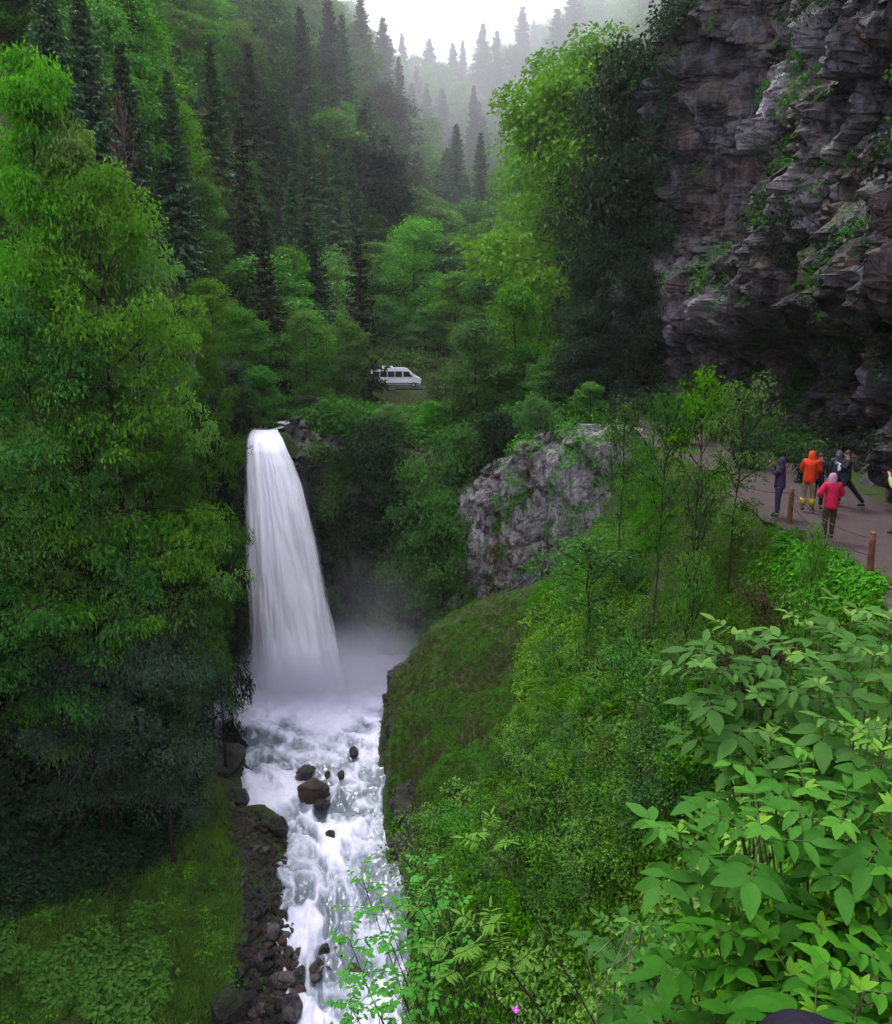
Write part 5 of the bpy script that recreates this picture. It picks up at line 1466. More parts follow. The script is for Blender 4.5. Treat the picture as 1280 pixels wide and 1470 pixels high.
# ------------------------------------------------------------------ posts and ropes
def fence():
    wood = plain('post_wood', (.13, .055, .025), .85, .2, bump=(20, .5, .01), var=.4, vs=10)
    m = MB()
    z = np.linspace(-.3, 1.0, 8); m.tube(np.stack([.008 * np.sin(z * 4), .006 * np.cos(z * 5), z], 1), np.array([.075, .075, .073, .072, .071, .070, .068, .060]), 12)
    post = m.mesh('wooden_post'); post.materials.append(wood)
    cap = MB(); cap.tube([(0, 0, .99), (0, 0, 1.02), (0, 0, 1.03)], [.060, .052, .03], 12); capm = cap.mesh('top'); capm.materials.append(plain('post_end_grain', (.20, .12, .07), .9, .1))
    spec = [(1248, 826, 'thick brown post nearest the camera at the right end of the path edge'), (1133, 749, 'thick brown post beside the person in the dark purple jacket'),
            (977, 657, 'thin post on the far path edge, nearest of the three far ones'), (957, 646, 'thin post on the far path edge, middle of the three far ones'), (936, 633, 'thin post on the far path edge, farthest of the three')]
    pts = []
    for px, py, lab in spec:
        zt = 17.08; Y = ground_y(px, py, zt); p = at(px, py, Y)
        e = empty('wooden_post', (p[0], p[1], zt - .03), 0, lab, 'post', 'posts along the path edge')
        e.rotation_euler = (.02, .03, px)
        for nm, me in (('shaft', post), ('post_top', capm)):
            o = bpy.data.objects.new(nm, me); COL.objects.link(o); o.parent = e
        if py < 700: e.scale = (.75, .75, .85)
        pts.append(p + np.array([0, 0, .0]))
    rope = plain('rope_grey', (.06, .05, .045), .9, .1)
    for (a, b, za, zb, lab) in [(0, 1, .85, .9, 'upper sagging rope between the two thick posts'), (0, 1, .45, .5, 'lower sagging rope between the two thick posts'), (2, 3, .7, .7, 'rope between the nearest and middle far posts'), (3, 4, .7, .7, 'rope between the middle and farthest far posts'), (1, 2, .85, .7, 'long rope from the second thick post to the far posts')]:
        t = np.linspace(0, 1, 14); A = pts[a] + [0, 0, za]; B = pts[b] + [0, 0, zb]
        L = np.linalg.norm(B - A); C = A * (1 - t)[:, None] + B * t[:, None]; C[:, 2] -= L * .045 * 4 * t * (1 - t)
        mm = MB(); mm.tube(C, .013, 6); o = mm.build('rope', rope); tag(o, lab, 'rope', 'ropes between the path posts')

# ------------------------------------------------------------------ people
def skin_obj(name, chains, mat, parent, sub=2, root=None):
    """one smooth surface grown over joints: chains of (x,y,z,r)"""
    idx = {}; V = []; Rr = []; E = []
    for ch in chains:
        prev = None
        for (x, y, z, r) in ch:
            k = (round(x, 3), round(y, 3), round(z, 3))
            if k not in idx: idx[k] = len(V); V.append((x, y, z)); Rr.append(r)
            if prev is not None and prev != idx[k]: E.append((prev, idx[k]))
            prev = idx[k]
    me = bpy.data.meshes.new(name); me.from_pydata(V, E, [])
    o = bpy.data.objects.new(name, me); COL.objects.link(o)
    m = o.modifiers.new('s', 'SKIN'); m.use_smooth_shade = True
    sv = me.skin_vertices[0].data
    for i, r in enumerate(Rr):
        sv[i].radius = (r, r) if not isinstance(r, tuple) else r; sv[i].use_root = (i == 0)
    u = o.modifiers.new('u', 'SUBSURF'); u.levels = sub; u.render_levels = sub
    bpy.context.view_layer.update()
    dg = bpy.context.evaluated_depsgraph_get()
    nm = bpy.data.meshes.new_from_object(o.evaluated_get(dg))
    o.modifiers.clear(); o.data = nm; nm.name = name
    nm.materials.clear(); nm.materials.append(mat)
    for p in nm.polygons: p.use_smooth = True
    o.parent = parent
    return o

def ellip(name, c, r, mat, parent, n=20, rot=None, cut=None):
    u = np.linspace(0, 2 * PI, n, endpoint=False); v = np.linspace(.001, PI - .001, n // 2 + 1)
    U, W = np.meshgrid(u, v, indexing='ij')
    P = np.stack([np.cos(U) * np.sin(W), np.sin(U) * np.sin(W), np.cos(W)], -1).reshape(-1, 3) * np.array(r)
    if rot is not None: P = P @ np.array(Matrix(rot).to_3x3()).T
    return link(name, mesh_np(name, P + np.array(c), grid_quads(n, n // 2 + 1, True)[:, ::-1]), mat, parent)

def person(loc, face, label, jacket, trousers, shoes, pose, hood=None, hair=(.02, .012, .008), height=1.7, lean=0.0, extra=None, skin_c=(.42, .24, .17), puff=1.0, group=None, cover_all=False):
    """face: world angle the figure looks towards (0 = +X). pose: arm and leg joints in the body's own frame (x right, y ahead)"""
    e = empty('person', loc, face - PI / 2, label, 'person', group)
    e.scale = (height / 1.7,) * 3
    ms = plain('skin', skin_c, .6, .3, var=.06); mj = plain('jacket_cloth', jacket, .75, .25, bump=(18, .5, .02), var=.22, vs=7); mt = plain('trouser_cloth', trousers, .85, .15, bump=(16, .5, .02), var=.25, vs=7)
    msh = plain('shoe_leather', shoes, .7, .3); mh = plain('hair', hair, .6, .3)
    ln = lambda x, y, z: (x, y + lean * max(0, z - .92) ** 1.2, z - abs(lean) * .25 * max(0, z - .92))
    J = lambda x, y, z, r: (*ln(x, y, z), r)
    arms = pose.get('arms'); legs = pose.get('legs')
    hip = J(0, 0, .94, .085); sp1 = J(0, 0, 1.10, .085); sp2 = J(0, 0, 1.27, .09); ch = J(0, 0, 1.40, .085); nk = J(0, .012, 1.49, .052); h0 = J(0, .03, 1.555, .078); h1 = J(0, .028, 1.63, .082)
    chains = [[hip, sp1, sp2, ch, nk, h0, h1]]
    jk = [[J(0, 0, .76, .165 * puff), J(0, 0, .90, .160 * puff), J(0, 0, 1.12, .146 * puff), J(0, 0, 1.28, .150 * puff), J(0, 0, 1.40, .128 * puff), J(0, .01, 1.47, .07)]]
    trs = [[J(0, 0, .98, .13), J(0, 0, .90, .13)]]
    for s, (el, wr) in zip((-1, 1), arms):
        sh = J(s * .17, 0, 1.40, .058); el_ = J(*el, .046); wr_ = J(*wr, .030)
        d = np.array(wr_[:3]) - np.array(el_[:3]); d /= np.linalg.norm(d)
        side = np.cross(d, [0, 0, 1.]); side /= (np.linalg.norm(side) + 1e-6); up = np.cross(side, d)
        palm = np.array(wr_[:3]) + d * .055
        chains.append([ch, sh, el_, wr_, (*palm, .030)])
        for f, (o_, l) in enumerate([(-.03, .060), (-.01, .072), (.01, .068), (.03, .052)]):
            a = palm + side * o_ + d * .028; b = a + d * l * .5 - up * .008; c = b + d * l * .35 - up * .022
            chains.append([(*palm, .030), (*a, .0105), (*b, .0095), (*c, .008)])
        a = np.array(wr_[:3]) + d * .03 - side * .036 * s; b = a + d * .035 - side * .018 * s
        chains.append([(*palm, .030), (*a, .012), (*b, .010)])
        jk.append([J(0, 0, 1.40, .128 * puff), J(s * .165, 0, 1.395, .080 * puff), J(*el, .066 * puff), J(*(np.array(el) * .12 + np.array(wr) * .88), .050 * puff)])
    for s, (kn, an) in zip((-1, 1), legs):
        hp = (s * .10, 0, .88); kn_, an_ = tuple(kn), tuple(an)
        fwd = (an[0] + s * .01, an[1] + .13, max(.035, an[2] - .055))
        chains.append([hip, (*hp, .065), (*kn_, .045), (*an_, .038), (an[0], an[1] + .03, an[2] - .045, .036), (*fwd, .028)])
        trs.append([J(0, 0, .90, .13), (*hp, .104), ((hp[0] + kn[0]) / 2, (hp[1] + kn[1]) / 2, (hp[2] + kn[2]) / 2, .088), (*kn_, .072), (an[0], an[1], an[2] + .01, .060)])
        skin_obj('shoe', [[(an[0], an[1] - .05, an[2] - .045, .048), (an[0], an[1] + .03, an[2] - .04, .050), (fwd[0], fwd[1], fwd[2] + .005, .043), (fwd[0], fwd[1] + .04, fwd[2] - .002, .034)]], msh, e, 2)
    skin_obj('body', chains, ms, e, 2)
    skin_obj('jacket', jk, mj, e, 2)
    skin_obj('trousers', trs, mt, e, 2)
    hc = np.array(ln(0, .03, 1.60))
    # face
    nose = MB(); nose.tube([hc + [0, .082, .015], hc + [0, .10, -.008], hc + [0, .085, -.022]], [.008, .014, .008], 8); nose.build('nose', ms, e)
    for s in (-1, 1):
        ellip('ear', hc + [s * .082, -.005, 0], (.012, .022, .032), ms, e, 12)
        ellip('eye', hc + [s * .032, .076, .018], (.013, .008, .008), plain('eye', (.02, .015, .012), .3, .5), e, 10)
    ellip('mouth', hc + [0, .078, -.045], (.024, .007, .006), plain('lips', (.30, .10, .09), .5, .3), e, 10)
    if hood is None:
        ellip('hair', hc + [0, -.022, .028], (.094, .098, .092), mh, e, 20)
    else:
        mhd = plain('hood_cloth', hood, .75, .25, bump=(18, .5, .02), var=.2, vs=7)
        if cover_all: ellip('hood', hc + [0, .0, .035], (.125, .145, .125), mhd, e, 28)
        else: skin_obj('hood', [[(*(hc + [0, -.02, -.20]), .10), (*(hc + [0, -.03, -.12]), .105), (*(hc + [0, -.032, -.02]), .112), (*(hc + [0, -.018, .055]), .098), (*(hc + [0, .02, .085]), .06)]], mhd, e, 2)
    e.scale = (height / 1.7 * 1.05,) * 3
    if extra: extra(e, hc)
    return e

STAND = [((-.11, .01, .50), (-.11, -.02, .09)), ((.11, .03, .50), (.12, .02, .09))]
def people():
    def put_at(px, py, zt=17.10):
        Y = ground_y(px, py, zt); p = at(px, py, Y); return (p[0], p[1], zt)
    blk = plain('black_plastic', (.015, .015, .018), .4, .5)
    photo_arms = [((-.27, .10, 1.22), (-.07, .26, 1.50)), ((.27, .10, 1.22), (.07, .26, 1.50))]
    def camera_(e, hc):
        m = MB(); m.box(hc + [0, .16, .0], (.13, .05, .085)); m.box(hc + [0, .16, .05], (.05, .04, .025)); c = m.build('camera_body', blk, e, False, .006)
        tag(c); l = MB(); l.tube([hc + [0, .18, 0], hc + [0, .25, 0]], [.034, .036], 14); l.build('lens', blk, c)
    person(put_at(1115, 741), PI * .80, 'person in a dark purple hooded jacket holding a camera up beside the brown post', (.045, .018, .075), (.03, .035, .075), (.03, .03, .04), dict(arms=photo_arms, legs=STAND), hood=(.060, .020, .095), extra=camera_, puff=1.05)
    def bag(e, hc):
        m = MB(); m.box((0.02, .24, 1.02), (.30, .14, .26)); m.box((0.02, .25, 1.17), (.20, .08, .05)); m.build('shoulder_bag', plain('bag_red', (.42, .010, .012), .6, .3), e, True, .035)
        for s in (-1, 1):
            m = MB(); m.tube([(s * .115, 0, .36), (s * .115, 0, .27), (s * .118, -.01, .16)], [.082, .086, .078], 14); m.build('gaiter', plain('gaiter_yellow', (.42, .34, .03), .7, .2), e)
    person(put_at(1157, 733), PI * .28, 'person in a bright orange hooded rain jacket, khaki trousers and yellow gaiters', (.58, .035, .004), (.19, .155, .085), (.05, .04, .02), dict(arms=[((-.26, .06, 1.16), (-.10, .26, 1.04)), ((.25, .08, 1.16), (.12, .28, 1.06))], legs=STAND), hood=(.66, .060, .008), lean=.12, extra=bag, puff=1.12, height=1.78)
    person(put_at(1187, 774), PI * .5, 'person seen from behind in a bright pink jacket with a pale pink hood', (.50, .010, .055), (.050, .030, .020), (.03, .02, .015), dict(arms=[((-.30, .02, 1.16), (-.20, .20, 1.08)), ((.30, .02, 1.16), (.20, .20, 1.08))], legs=[((-.10, .02, .50), (-.10, -.03, .09)), ((.10, .03, .50), (.12, .06, .09))]), hood=(.45, .23, .32), lean=.05, puff=1.15, height=1.68)
    def cloth(e, hc):
        m = MB(); m.box((-.05, .22, 1.20), (.20, .05, .22), Matrix.Rotation(.3, 4, 'Y')); m.build('map_sheet', plain('white_cloth', (.62, .65, .80), .7, .2), e, True, .02)
    person(put_at(1209, 728), PI * .93, 'person in black striding sideways with one leg stretched out and a white sheet in hand', (.018, .018, .026), (.016, .016, .024), (.012, .012, .014),
           dict(arms=[((-.24, .10, 1.18), (-.08, .24, 1.30)), ((.24, .10, 1.2), (.06, .24, 1.28))], legs=[((-.18, .20, .52), (-.20, .26, .09)), ((.16, -.30, .50), (.20, -.62, .10))]), hair=(.03, .02, .018), lean=-.03, extra=cloth, height=1.72)
    person(put_at(1197, 724), PI * 1.25, 'person in a grey blue cap and jacket half hidden behind the pink jacket', (.025, .03, .05), (.02, .02, .03), (.02, .02, .02), dict(arms=[((-.24, .02, 1.14), (-.22, .12, .92)), ((.24, .02, 1.14), (.22, .12, .92))], legs=STAND), hood=(.05, .065, .10), height=1.66)
    person(put_at(1171, 730), PI * 1.4, 'person in black and navy standing just behind the orange jacket', (.014, .014, .03), (.012, .012, .014), (.01, .01, .01), dict(arms=[((-.24, .02, 1.14), (-.22, .12, .92)), ((.24, .02, 1.14), (.22, .12, .92))], legs=STAND), height=1.66)
    person(put_at(1284, 766), PI * .72, 'person in a lime green jacket raising hands to the face at the right edge', (.26, .48, .09), (.035, .022, .10), (.02, .02, .03), dict(arms=photo_arms, legs=STAND), hair=(.16, .10, .05), height=1.7, extra=camera_)
    p = at(1186, 1500, 1.30)
    person((p[0], p[1], p[2] - 1.86), PI * .5, 'person in a dark purple hood right below the camera, only the hood top showing', (.035, .015, .07), (.03, .03, .05), (.02, .02, .02), dict(arms=[((-.24, .02, 1.14), (-.22, .12, .92)), ((.24, .02, 1.14), (.22, .12, .92))], legs=STAND), hood=(.006, .003, .013), height=1.7, cover_all=True)

# ------------------------------------------------------------------ minibus
def minibus():
    e = empty('minibus', (-6.95, 108.6, 16.8), 0, 'white minibus with dark side windows parked on the road above the waterfall', 'minibus')
    white = plain('white_paint', (.74, .75, .78), .3, .5, var=.05, vs=1.2); glass = plain('dark_glass', (.008, .010, .013), .35, .12, var=.2, vs=1); blk = plain('black_trim', (.02, .02, .02), .6, .3)
    # side outline: rear at -3.5, nose at +3.5
    prof = [(-3.45, .42), (-3.5, .8), (-3.48, 1.6), (-3.38, 2.35), (-3.2, 2.62), (-2.6, 2.70), (1.0, 2.70), (1.55, 2.60), (2.05, 2.25), (2.55, 1.72), (2.75, 1.55), (3.25, 1.32), (3.48, 1.05), (3.52, .7), (3.45, .40), (2.9, .36)]
    w = 1.0; rows = []
    ysec = [(-1.0, .94), (-.98, .985), (-.90, 1.0), (0, 1.0), (.90, 1.0), (.98, .985), (1.0, .94)]
    P = np.array(prof); c = P.mean(0)
    V = np.array([[(x - c[0]) * s + c[0], y, (z - c[1]) * s + c[1] - 0] for y, s in ysec for x, z in prof])
    # tumblehome: the sides lean in towards the roof
    V[:, 1] *= 1 - .13 * np.clip((V[:, 2] - 1.3) / 1.4, 0, 1)
    n = len(prof); Q = []
    for i in range(len(ysec) - 1):
        for j in range(n):
            k = (j + 1) % n; Q.append([i * n + j, i * n + k, (i + 1) * n + k, (i + 1) * n + j])
    m = MB(); m.add(V, Q); mid = np.array([[c[0], -.965, c[1]], [c[0], .965, c[1]]])
    m.add(np.concatenate([V[:n], mid[:1]]), None, [[n, (j + 1) % n, j] for j in range(n)])
    m.add(np.concatenate([V[-n:], mid[1:]]), None, [[n, j, (j + 1) % n] for j in range(n)])
    m.build('body', white, e, False)
    def pane(name, pts, side, mat=glass, t=.02, par=None):
        yy = [side * (1.04 - .13 * max(0, min(1, (z - 1.3) / 1.4))) for x, z in pts]
        A = np.array([[x, y, z] for (x, z), y in zip(pts, yy)]); B = A.copy(); B[:, 1] += side * -t
        k = len(pts); mm = MB(); Qs = [[j, (j + 1) % k, k + (j + 1) % k, k + j] for j in range(k)]
        cc = A.mean(0)
        mm.add(np.concatenate([A, B]), Qs); mm.add(np.concatenate([A, cc[None]]), None, [[k, j, (j + 1) % k] for j in range(k)])
        return mm.build(name, mat, par or e, False)
    for s in (-1, 1):
        for x0, x1 in [(-3.2, -2.25), (-2.17, -1.2), (-1.12, -.15), (-.07, .9)]:
            pane('side_window', [(x0, 1.42), (x1, 1.42), (x1, 2.18), (x0, 2.18)], s)
        d = pane('front_door', [(1.0, .55), (2.35, .55), (2.35, 1.4), (1.75, 2.3), (1.0, 2.3)], s, white, .01)
        pane('door_window', [(1.05, 1.44), (2.30, 1.44), (1.78, 2.16), (1.05, 2.16)], s, glass, .0, d).location = (0, s * .012, 0)
        pane('sill_strip', [(-3.3, .50), (3.2, .50), (3.2, .62), (-3.3, .62)], s, blk)
        ellip('headlight', (3.32, s * .78, .98), (.14, .18, .12), plain('lamp_glass', (.5, .5, .52), .1, .6), e, 12)
        mi = MB(); mi.box((2.25, s * 1.14, 1.55), (.10, .16, .26)); mi.box((2.25, s * 1.03, 1.5), (.04, .12, .04)); mi.build('wing_mirror', blk, e, False, .02)
        for x in (-2.3, 2.45):
            t = MB(); a = np.linspace(0, 2 * PI, 25); 
            t.tube([(x, s * .78, .36), (x, s * .80, .36), (x, s * 1.0, .36), (x, s * 1.02, .36)], [.30, .36, .36, .32], 24); wh = t.build('wheel', plain('rubber', (.02, .02, .02), .8, .2), e)
            t = MB(); t.tube([(x, s * 1.021, .36), (x, s * 1.035, .36)], [.22, .18], 18); t.build('rim', plain('rim_metal', (.4, .4, .42), .4, .5, .5), wh)
    ws = MB(); a = .80
    ws.add([(1.66, -a, 2.56), (2.56, -a * 1.1, 1.76), (2.56, a * 1.1, 1.76), (1.66, a, 2.56), (1.69, -a, 2.60), (2.60, -a * 1.1, 1.78), (2.60, a * 1.1, 1.78), (1.69, a, 2.60)], [[4, 5, 6, 7], [0, 1, 5, 4], [1, 2, 6, 5], [2, 3, 7, 6], [3, 0, 4, 7]])
    ws.build('windscreen', glass, e, False)
    g = MB(); g.box((3.50, 0, .82), (.06, 1.2, .22)); g.build('grille', blk, e, False, .02)
    b = MB(); b.box((3.46, 0, .52), (.16, 1.9, .24)); b.build('bumper', blk, e, False, .04)
    ac = MB(); ac.box((-1.2, 0, 2.79), (1.5, 1.1, .20)); ac.build('roof_unit', white, e, False, .06)
    hz = MB(); hz.box((-3.52, 0, 1.9), (.03, 1.4, .7)); hz.build('rear_window', glass, e, False)

# ------------------------------------------------------------------ foreground shrubs with compound leaves
LU = np.array([0, .10, .30, .55, .78, .93, 1.0]); LW = np.array([.02, .22, .46, .48, .30, .12, .01])
def leaflets(p, d, n, L, ratio, rs, droop=.22, fold=.22):
    """real leaflets: 7 stations x 3 with a sunk midrib and drooping tip"""
    N = len(p); d = d / np.linalg.norm(d, axis=1, keepdims=True)
    s = np.cross(d, n); s /= (np.linalg.norm(s, axis=1, keepdims=True) + 1e-9); n = np.cross(s, d)
    L = np.broadcast_to(L, (N,)); dr = droop * (.5 + rs.rand(N)); fo = fold * (.4 + rs.rand(N)); wv = .85 + .3 * rs.rand(N)
    V = np.zeros((N, 7, 3, 3))
    for c, sg in enumerate((-1, 0, 1)):
        a = LU[None] * L[:, None]
        b = sg * LW[None] * ratio * (L * wv)[:, None]
        h = np.abs(b) * fo[:, None] - (LU[None] ** 2) * (dr * L)[:, None] + .012 * L[:, None] * np.sin(LU[None] * 22 + sg * 2) * abs(sg)
        V[:, :, c] = p[:, None] + d[:, None] * a[..., None] + s[:, None] * b[..., None] + n[:, None] * h[..., None]
    base = np.arange(N)[:, None, None, None] * 21
    g = np.arange(21).reshape(7, 3)
    q = np.stack([g[:-1, :-1], g[1:, :-1], g[1:, 1:], g[:-1, 1:]], -1).reshape(1, 12, 4)
    return V.reshape(-1, 3), (q + np.arange(N)[:, None, None] * 21).reshape(-1, 4)

def compound(rs, p, d, n, L, npair, ll, ratio, acc, st, var, spread=1.0):
    d = d / np.linalg.norm(d)
    C = curve(p, d, L, 5, -.22, rs, .03)
    st.tube(C, np.linspace(.0032, .0016, 6), 4, cap=False)
    for k in range(npair):
        u = (.38 + .5 * k / max(1, npair - 1 + .001)) * 5 if npair > 1 else 2.6
        i = min(4, int(u)); q = C[i] + (C[i + 1] - C[i]) * (u - i); dd = C[i + 1] - C[i]; dd /= np.linalg.norm(dd)
        for s in (-1, 1):
            sd = np.cross(dd, n) * s
            acc.append((q, dd * (.55 if k == npair - 1 else .25) + sd * spread + rs.normal(size=3) * .12 + np.array([0, 0, -.12]), n + rs.normal(size=3) * .18, ll * (.85 + .3 * rs.rand()) * (.8 + .2 * k / npair), var + .2 * rs.rand()))
    acc.append((C[-1], (C[-1] - C[-2]) / np.linalg.norm(C[-1] - C[-2]) + rs.normal(size=3) * .05, n + rs.normal(size=3) * .12, ll * 1.12, var + .2 * rs.rand()))

def compound_shrub(name, tips, root, label, mat, bark, seed, ll=.135, ratio=.44, npair=3, nleafp=3, L=.20, stemr=.009, cat='shrub', group=None, spread=1.0, youngtop=True, node=.07):
    rs = np.random.RandomState(seed)
    e = empty(name, root, 0, label, cat, group)
    st = MB(); acc = []; root = np.array(root, float)
    for (px, py, Y) in tips:
        T = at(px, py, Y) - root
        mid = np.array([T[0] * .55, T[1] * .6, T[2] * .5]) + rs.normal(size=3) * .06
        t = np.linspace(0, 1, 12)[:, None]
        C = (1 - t) ** 2 * rs.normal(size=(1, 3)) * .04 + 2 * t * (1 - t) * mid + t ** 2 * T
        st.tube(C, np.linspace(stemr, .0035, 12), 6, cap=False)
        ax = C[-1] - C[-2]; ax /= np.linalg.norm(ax); ax = ax * .6 + np.array([0, -.12, .6]); ax /= np.linalg.norm(ax)
        a0 = rs.rand() * PI
        for k in range(nleafp):
            q = T - ax * node * k
            for s in (0, 1):
                a = a0 + k * PI / 2 + s * PI + rs.normal() * .2
                o = np.array([math.cos(a), math.sin(a), 0]); o = o - ax * (o @ ax) * .5
                el = .72 - .26 * k
                v = .75 if (k == 0 and youngtop) else .25
                compound(rs, q, o + ax * el, ax + o * .15 + rs.normal(size=3) * .1, L * (.62 + .22 * k) * (.85 + .3 * rs.rand()), npair, ll * (.62 + .2 * k if youngtop else 1), ratio, acc, st, v * rs.rand() * .6 + v * .4, spread)
        # small young leaves in the centre
        for k in range(5):
            a = rs.rand() * 6.28; acc.append((T, np.array([math.cos(a), math.sin(a), .9]), np.array([-math.cos(a), -math.sin(a), .6]), ll * .45, .97))
    p = np.array([a[0] for a in acc]); d = np.array([a[1] for a in acc]); n = np.array([a[2] for a in acc]); l = np.array([a[3] for a in acc]); v = np.clip([a[4] for a in acc], 0, 1)
    V, Q = leaflets(p, d, n, l, ratio, rs)
    me = mesh_np('foliage', V, Q, {'var': np.repeat(v, 21)}, smooth=True)
    link('foliage', me, mat, e)
    st.build('stem', bark, e)
    return e

def foreground():
    green = bark_mat('green_stem', (.05, .06, .02), (.11, .12, .05)); b = M['bark']
    rs = np.random.RandomState(91)
    def jit(l): return [(x + rs.normal() * 6, y + rs.normal() * 6, Y * (1 + rs.normal() * .03)) for x, y, Y in l]
    def gr(x, y): return (x, y, float(hs(x, y)) - .05)
    compound_shrub('elder_shrub', jit([(1010, 960, 3.5), (1055, 905, 3.8), (1085, 985, 3.3), (1130, 950, 3.5), (1160, 900, 3.9), (1215, 885, 3.8), (1180, 985, 3.2), (1250, 930, 3.4), (1285, 990, 3.2), (1035, 1030, 3.2), (1115, 1055, 3.0), (1225, 1045, 3.0), (1060, 975, 3.6), (1270, 890, 4.0)]),
                   gr(2.0, 3.4), 'leafy elder shrub rising highest at the right edge below the path', M['elder'], green, 1, group='elder shrubs in the right foreground')
    compound_shrub('elder_shrub', jit([(985, 1195, 2.9), (1075, 1105, 2.9), (1090, 1180, 2.6), (1150, 1130, 2.7), (1145, 1235, 2.5), (1205, 1180, 2.6), (1215, 1260, 2.4), (1280, 1150, 2.7), (1270, 1240, 2.5), (1055, 1270, 2.7), (1265, 1075, 2.9), (1180, 1080, 3.0)]),
                   gr(1.55, 2.6), 'middle elder shrub in the right foreground with a pale shoot reaching left', M['elder'], green, 2, group='elder shrubs in the right foreground')
    compound_shrub('elder_shrub', jit([(1030, 1345, 2.5), (1090, 1330, 2.4), (1135, 1390, 2.2), (1190, 1330, 2.3), (1240, 1330, 2.2), (1285, 1390, 2.1), (1235, 1420, 2.0), (1075, 1420, 2.3), (1165, 1455, 2.0), (1120, 1460, 2.15), (1285, 1300, 2.3), (1000, 1420, 2.5)]),
                   gr(1.2, 1.9), 'lowest elder shrub at the bottom right corner above the purple hood', M['elder'], green, 3, group='elder shrubs in the right foreground')
    compound_shrub('elder_shrub', jit([(880, 1345, 3.3), (925, 1330, 3.4), (905, 1395, 3.1), (950, 1400, 3.0), (960, 1355, 3.2), (930, 1450, 2.9), (975, 1460, 2.8)]),
                   gr(.9, 3.2), 'small elder shrub at the bottom edge left of the larger ones', M['elder'], green, 4, ll=.10, L=.15, group='elder shrubs in the right foreground')
    vt = leaf_mat('leaf_vetch', (.06, .19, .006), (.12, .30, .012), (.18, .36, .02), hue=.01, val=.1, spec=.04)
    compound_shrub('frond_plant', [(694, 1195, 4.4), (690, 1330, 4.0), (720, 1375, 3.9), (655, 1370, 4.1)], gr(1.5, 3.3),
                   'feathery yellow green plant on a straight dark stem at the bottom centre', vt, b, 5, ll=.085, ratio=.20, npair=7, nleafp=2, L=.22, stemr=.008, cat='plant', spread=1.0, youngtop=False, node=.10)
    compound_shrub('frond_plant', [(600, 1300, 5.2), (625, 1360, 4.8)], gr(1.3, 3.9),
                   'feathery yellow green plant leaning over the rapids at the bottom', vt, b, 6, ll=.08, ratio=.20, npair=6, nleafp=2, L=.22, stemr=.007, cat='plant', youngtop=False, node=.10)
    # airy twigs in front of the water
    r2 = random.Random(8)
    tw = make_bush('twig', 66, 2.4, 1.2, 9, 7, 9, .055, M['bright'], b, pad=.22)
    compound_shrub('airy_shrub', [(520, 1262, 6.0), (548, 1300, 5.6), (500, 1345, 5.6), (560, 1352, 5.2), (585, 1290, 5.6), (520, 1400, 5.0), (575, 1420, 4.7), (540, 1450, 4.6), (610, 1240, 6.2), (600, 1330, 5.3), (640, 1290, 5.4), (500, 1440, 4.9), (620, 1400, 4.8)],
                   gr(.7, 4.9), 'airy small leaved shrub hanging in front of the rapids at the bottom', M['bright'], b, 9, ll=.055, ratio=.7, npair=3, nleafp=4, L=.24, stemr=.007, youngtop=False, node=.10)
    for px, py, Y, w, lab in [(610, 1170, 12, 150, 'small leaved shrub below the mossy mound, over the water edge'), (650, 1230, 9.5, 150, 'bright small leaved shrub right of the rapids'), (700, 1140, 11, 150, 'bright shrub under the lower edge of the mossy mound'), (790, 1060, 13, 160, 'bright shrub right of the mossy mound')]:
        plant(PR['s2'], px, py, Y, w, 'shrub', lab, 'shrub', rs=r2, parts=('foliage', 'stem'))
    # the pink flower
    p = at(740, 1450, 2.9); g = gr(p[0] + .02, p[1] + .05)
    e = empty('wild_flower', (p[0], p[1], g[2]), 0, 'single pink purple wild flower among the leaves at the bottom edge', 'flower')
    hgt = p[2] - g[2]
    s = MB(); s.tube([(0.03, .05, 0), (.01, .02, hgt * .5), (0, 0, hgt)], .0025, 5); s.build('stem', green, e)
    pk = plain('petal_pink', (.55, .10, .50), .6, .2, var=.2, vs=40)
    for k in range(5):
        a = k * 2 * PI / 5
        V, Q = leaflets(np.array([[0, 0, hgt]]), np.array([[math.cos(a), math.sin(a) - .5, .55]]), np.array([[-math.cos(a) * .4, -.8, .6]]), .030, .75, rs, .1, .1); V[:, 2] = hgt + (V[:, 2] - hgt) * .7; V[:, :2] *= .7
        link('petal', mesh_np('petal', V, Q), pk, e)
    ellip('flower_centre', (0, -.003, hgt), (.006, .006, .006), plain('stamen', (.5, .4, .08), .7, .2), e, 10)
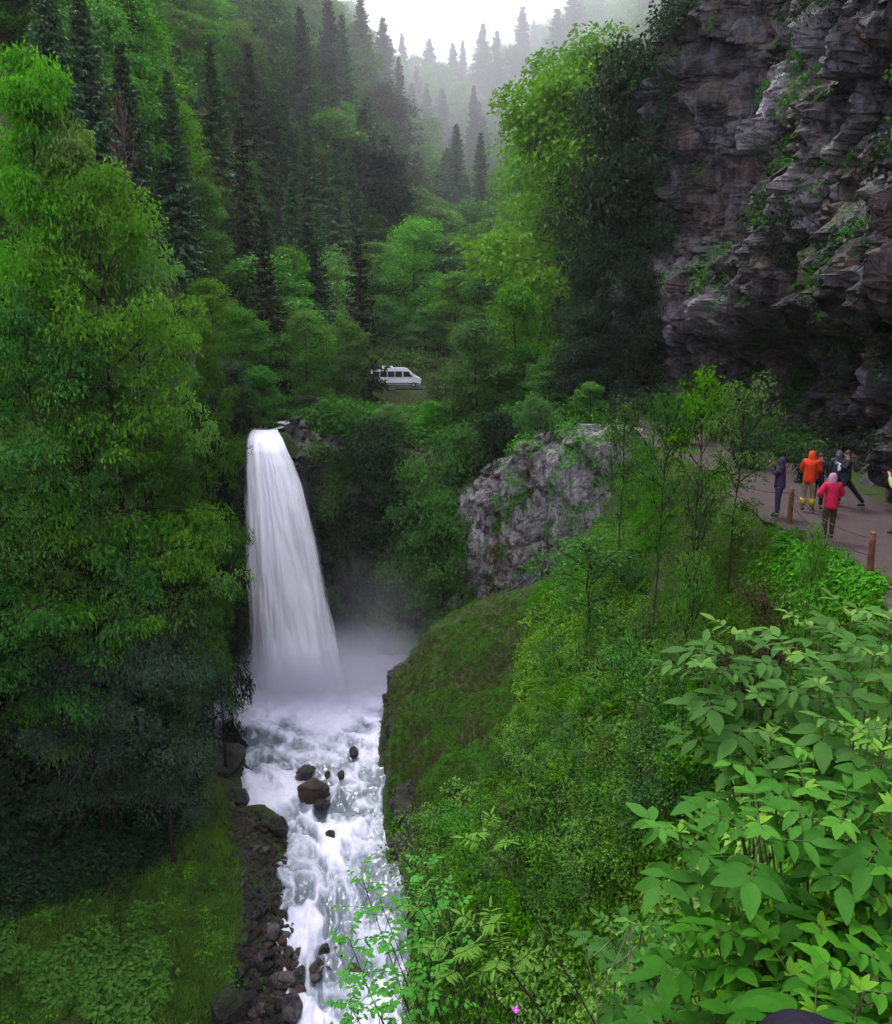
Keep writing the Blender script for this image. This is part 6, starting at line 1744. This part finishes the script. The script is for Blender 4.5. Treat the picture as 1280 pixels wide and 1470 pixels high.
    # pale dead twigs
    dt = plain('dead_wood', (.24, .19, .15), .9, .1, var=.3)
    for (a, b_, c, Y, lab) in [((833, 1330), (843, 1385), (858, 1435), 3.0, 'pale curved dead twig at the bottom between the frond plant and the elders'), ((862, 1420), (880, 1390), (905, 1330), 3.1, 'thin pale forked twig beside the small elder shrub'), ((1000, 1290), (1030, 1310), (1055, 1300), 3.0, 'short bare twig between the elder shrubs')]:
        P3 = [at(*q, Y + dy) for q, dy in ((a, 0), (b_, .03), (c, .0))]
        t = np.linspace(0, 1, 10)[:, None]; C = (1 - t) ** 2 * P3[0] + 2 * t * (1 - t) * P3[1] + t ** 2 * P3[2]
        gz = float(hs(C[-1][0], C[-1][1] + .2)); C = np.concatenate([C, [[C[-1][0] + .05, C[-1][1] + .15, gz - .05]]])
        mm = MB(); mm.tube(C, np.linspace(.002, .004, 11), 6); mm.tube([C[4], C[4] + [.05, -.02, .07], C[4] + [.11, .0, .12]], [.002, .0015, .001], 5); o = mm.build('dead_twig', dt); tag(o, lab, 'twig')
EXPOSURE = 1.0
import time as _t; _T0 = _t.time()
build_camera(); build_light(); settings()
build_ground(); build_rocks(); build_river(); build_fall(); build_paths()
print('LAND', _t.time() - _T0)
mist('spray', (-9.0, 45.0, 1.3), (7.0, 3.8, 4.0), .8, 1.2, .4)
mist('spray_apron', (-6.6, 47.4, 1.4), (9.2, 5.0, 3.8), .5, 1.1, .5)
mist('spray_plume', (-5.0, 48.4, 4.0), (6.6, 4.0, 6.5), .055, 1.2, .6)
build_haze()
mist('valley_mist', (0, 262, 110), (260, 195, 125), .0043, .8, .35, nscale=2.0, color=(.98, .98, 1.0))
mist('fog_bank', (0, 400, 185), (230, 75, 62), .022, 1.0, .8, nscale=3.0, color=(1, 1, 1))
mats(); PR = build_protos(); forest(PR)
print('FOREST', _t.time() - _T0)
undergrowth(PR); shrubs(PR)
print('NEAR', _t.time() - _T0)
stones(); fence(); people(); minibus(); foreground()
print('THINGS', _t.time() - _T0)
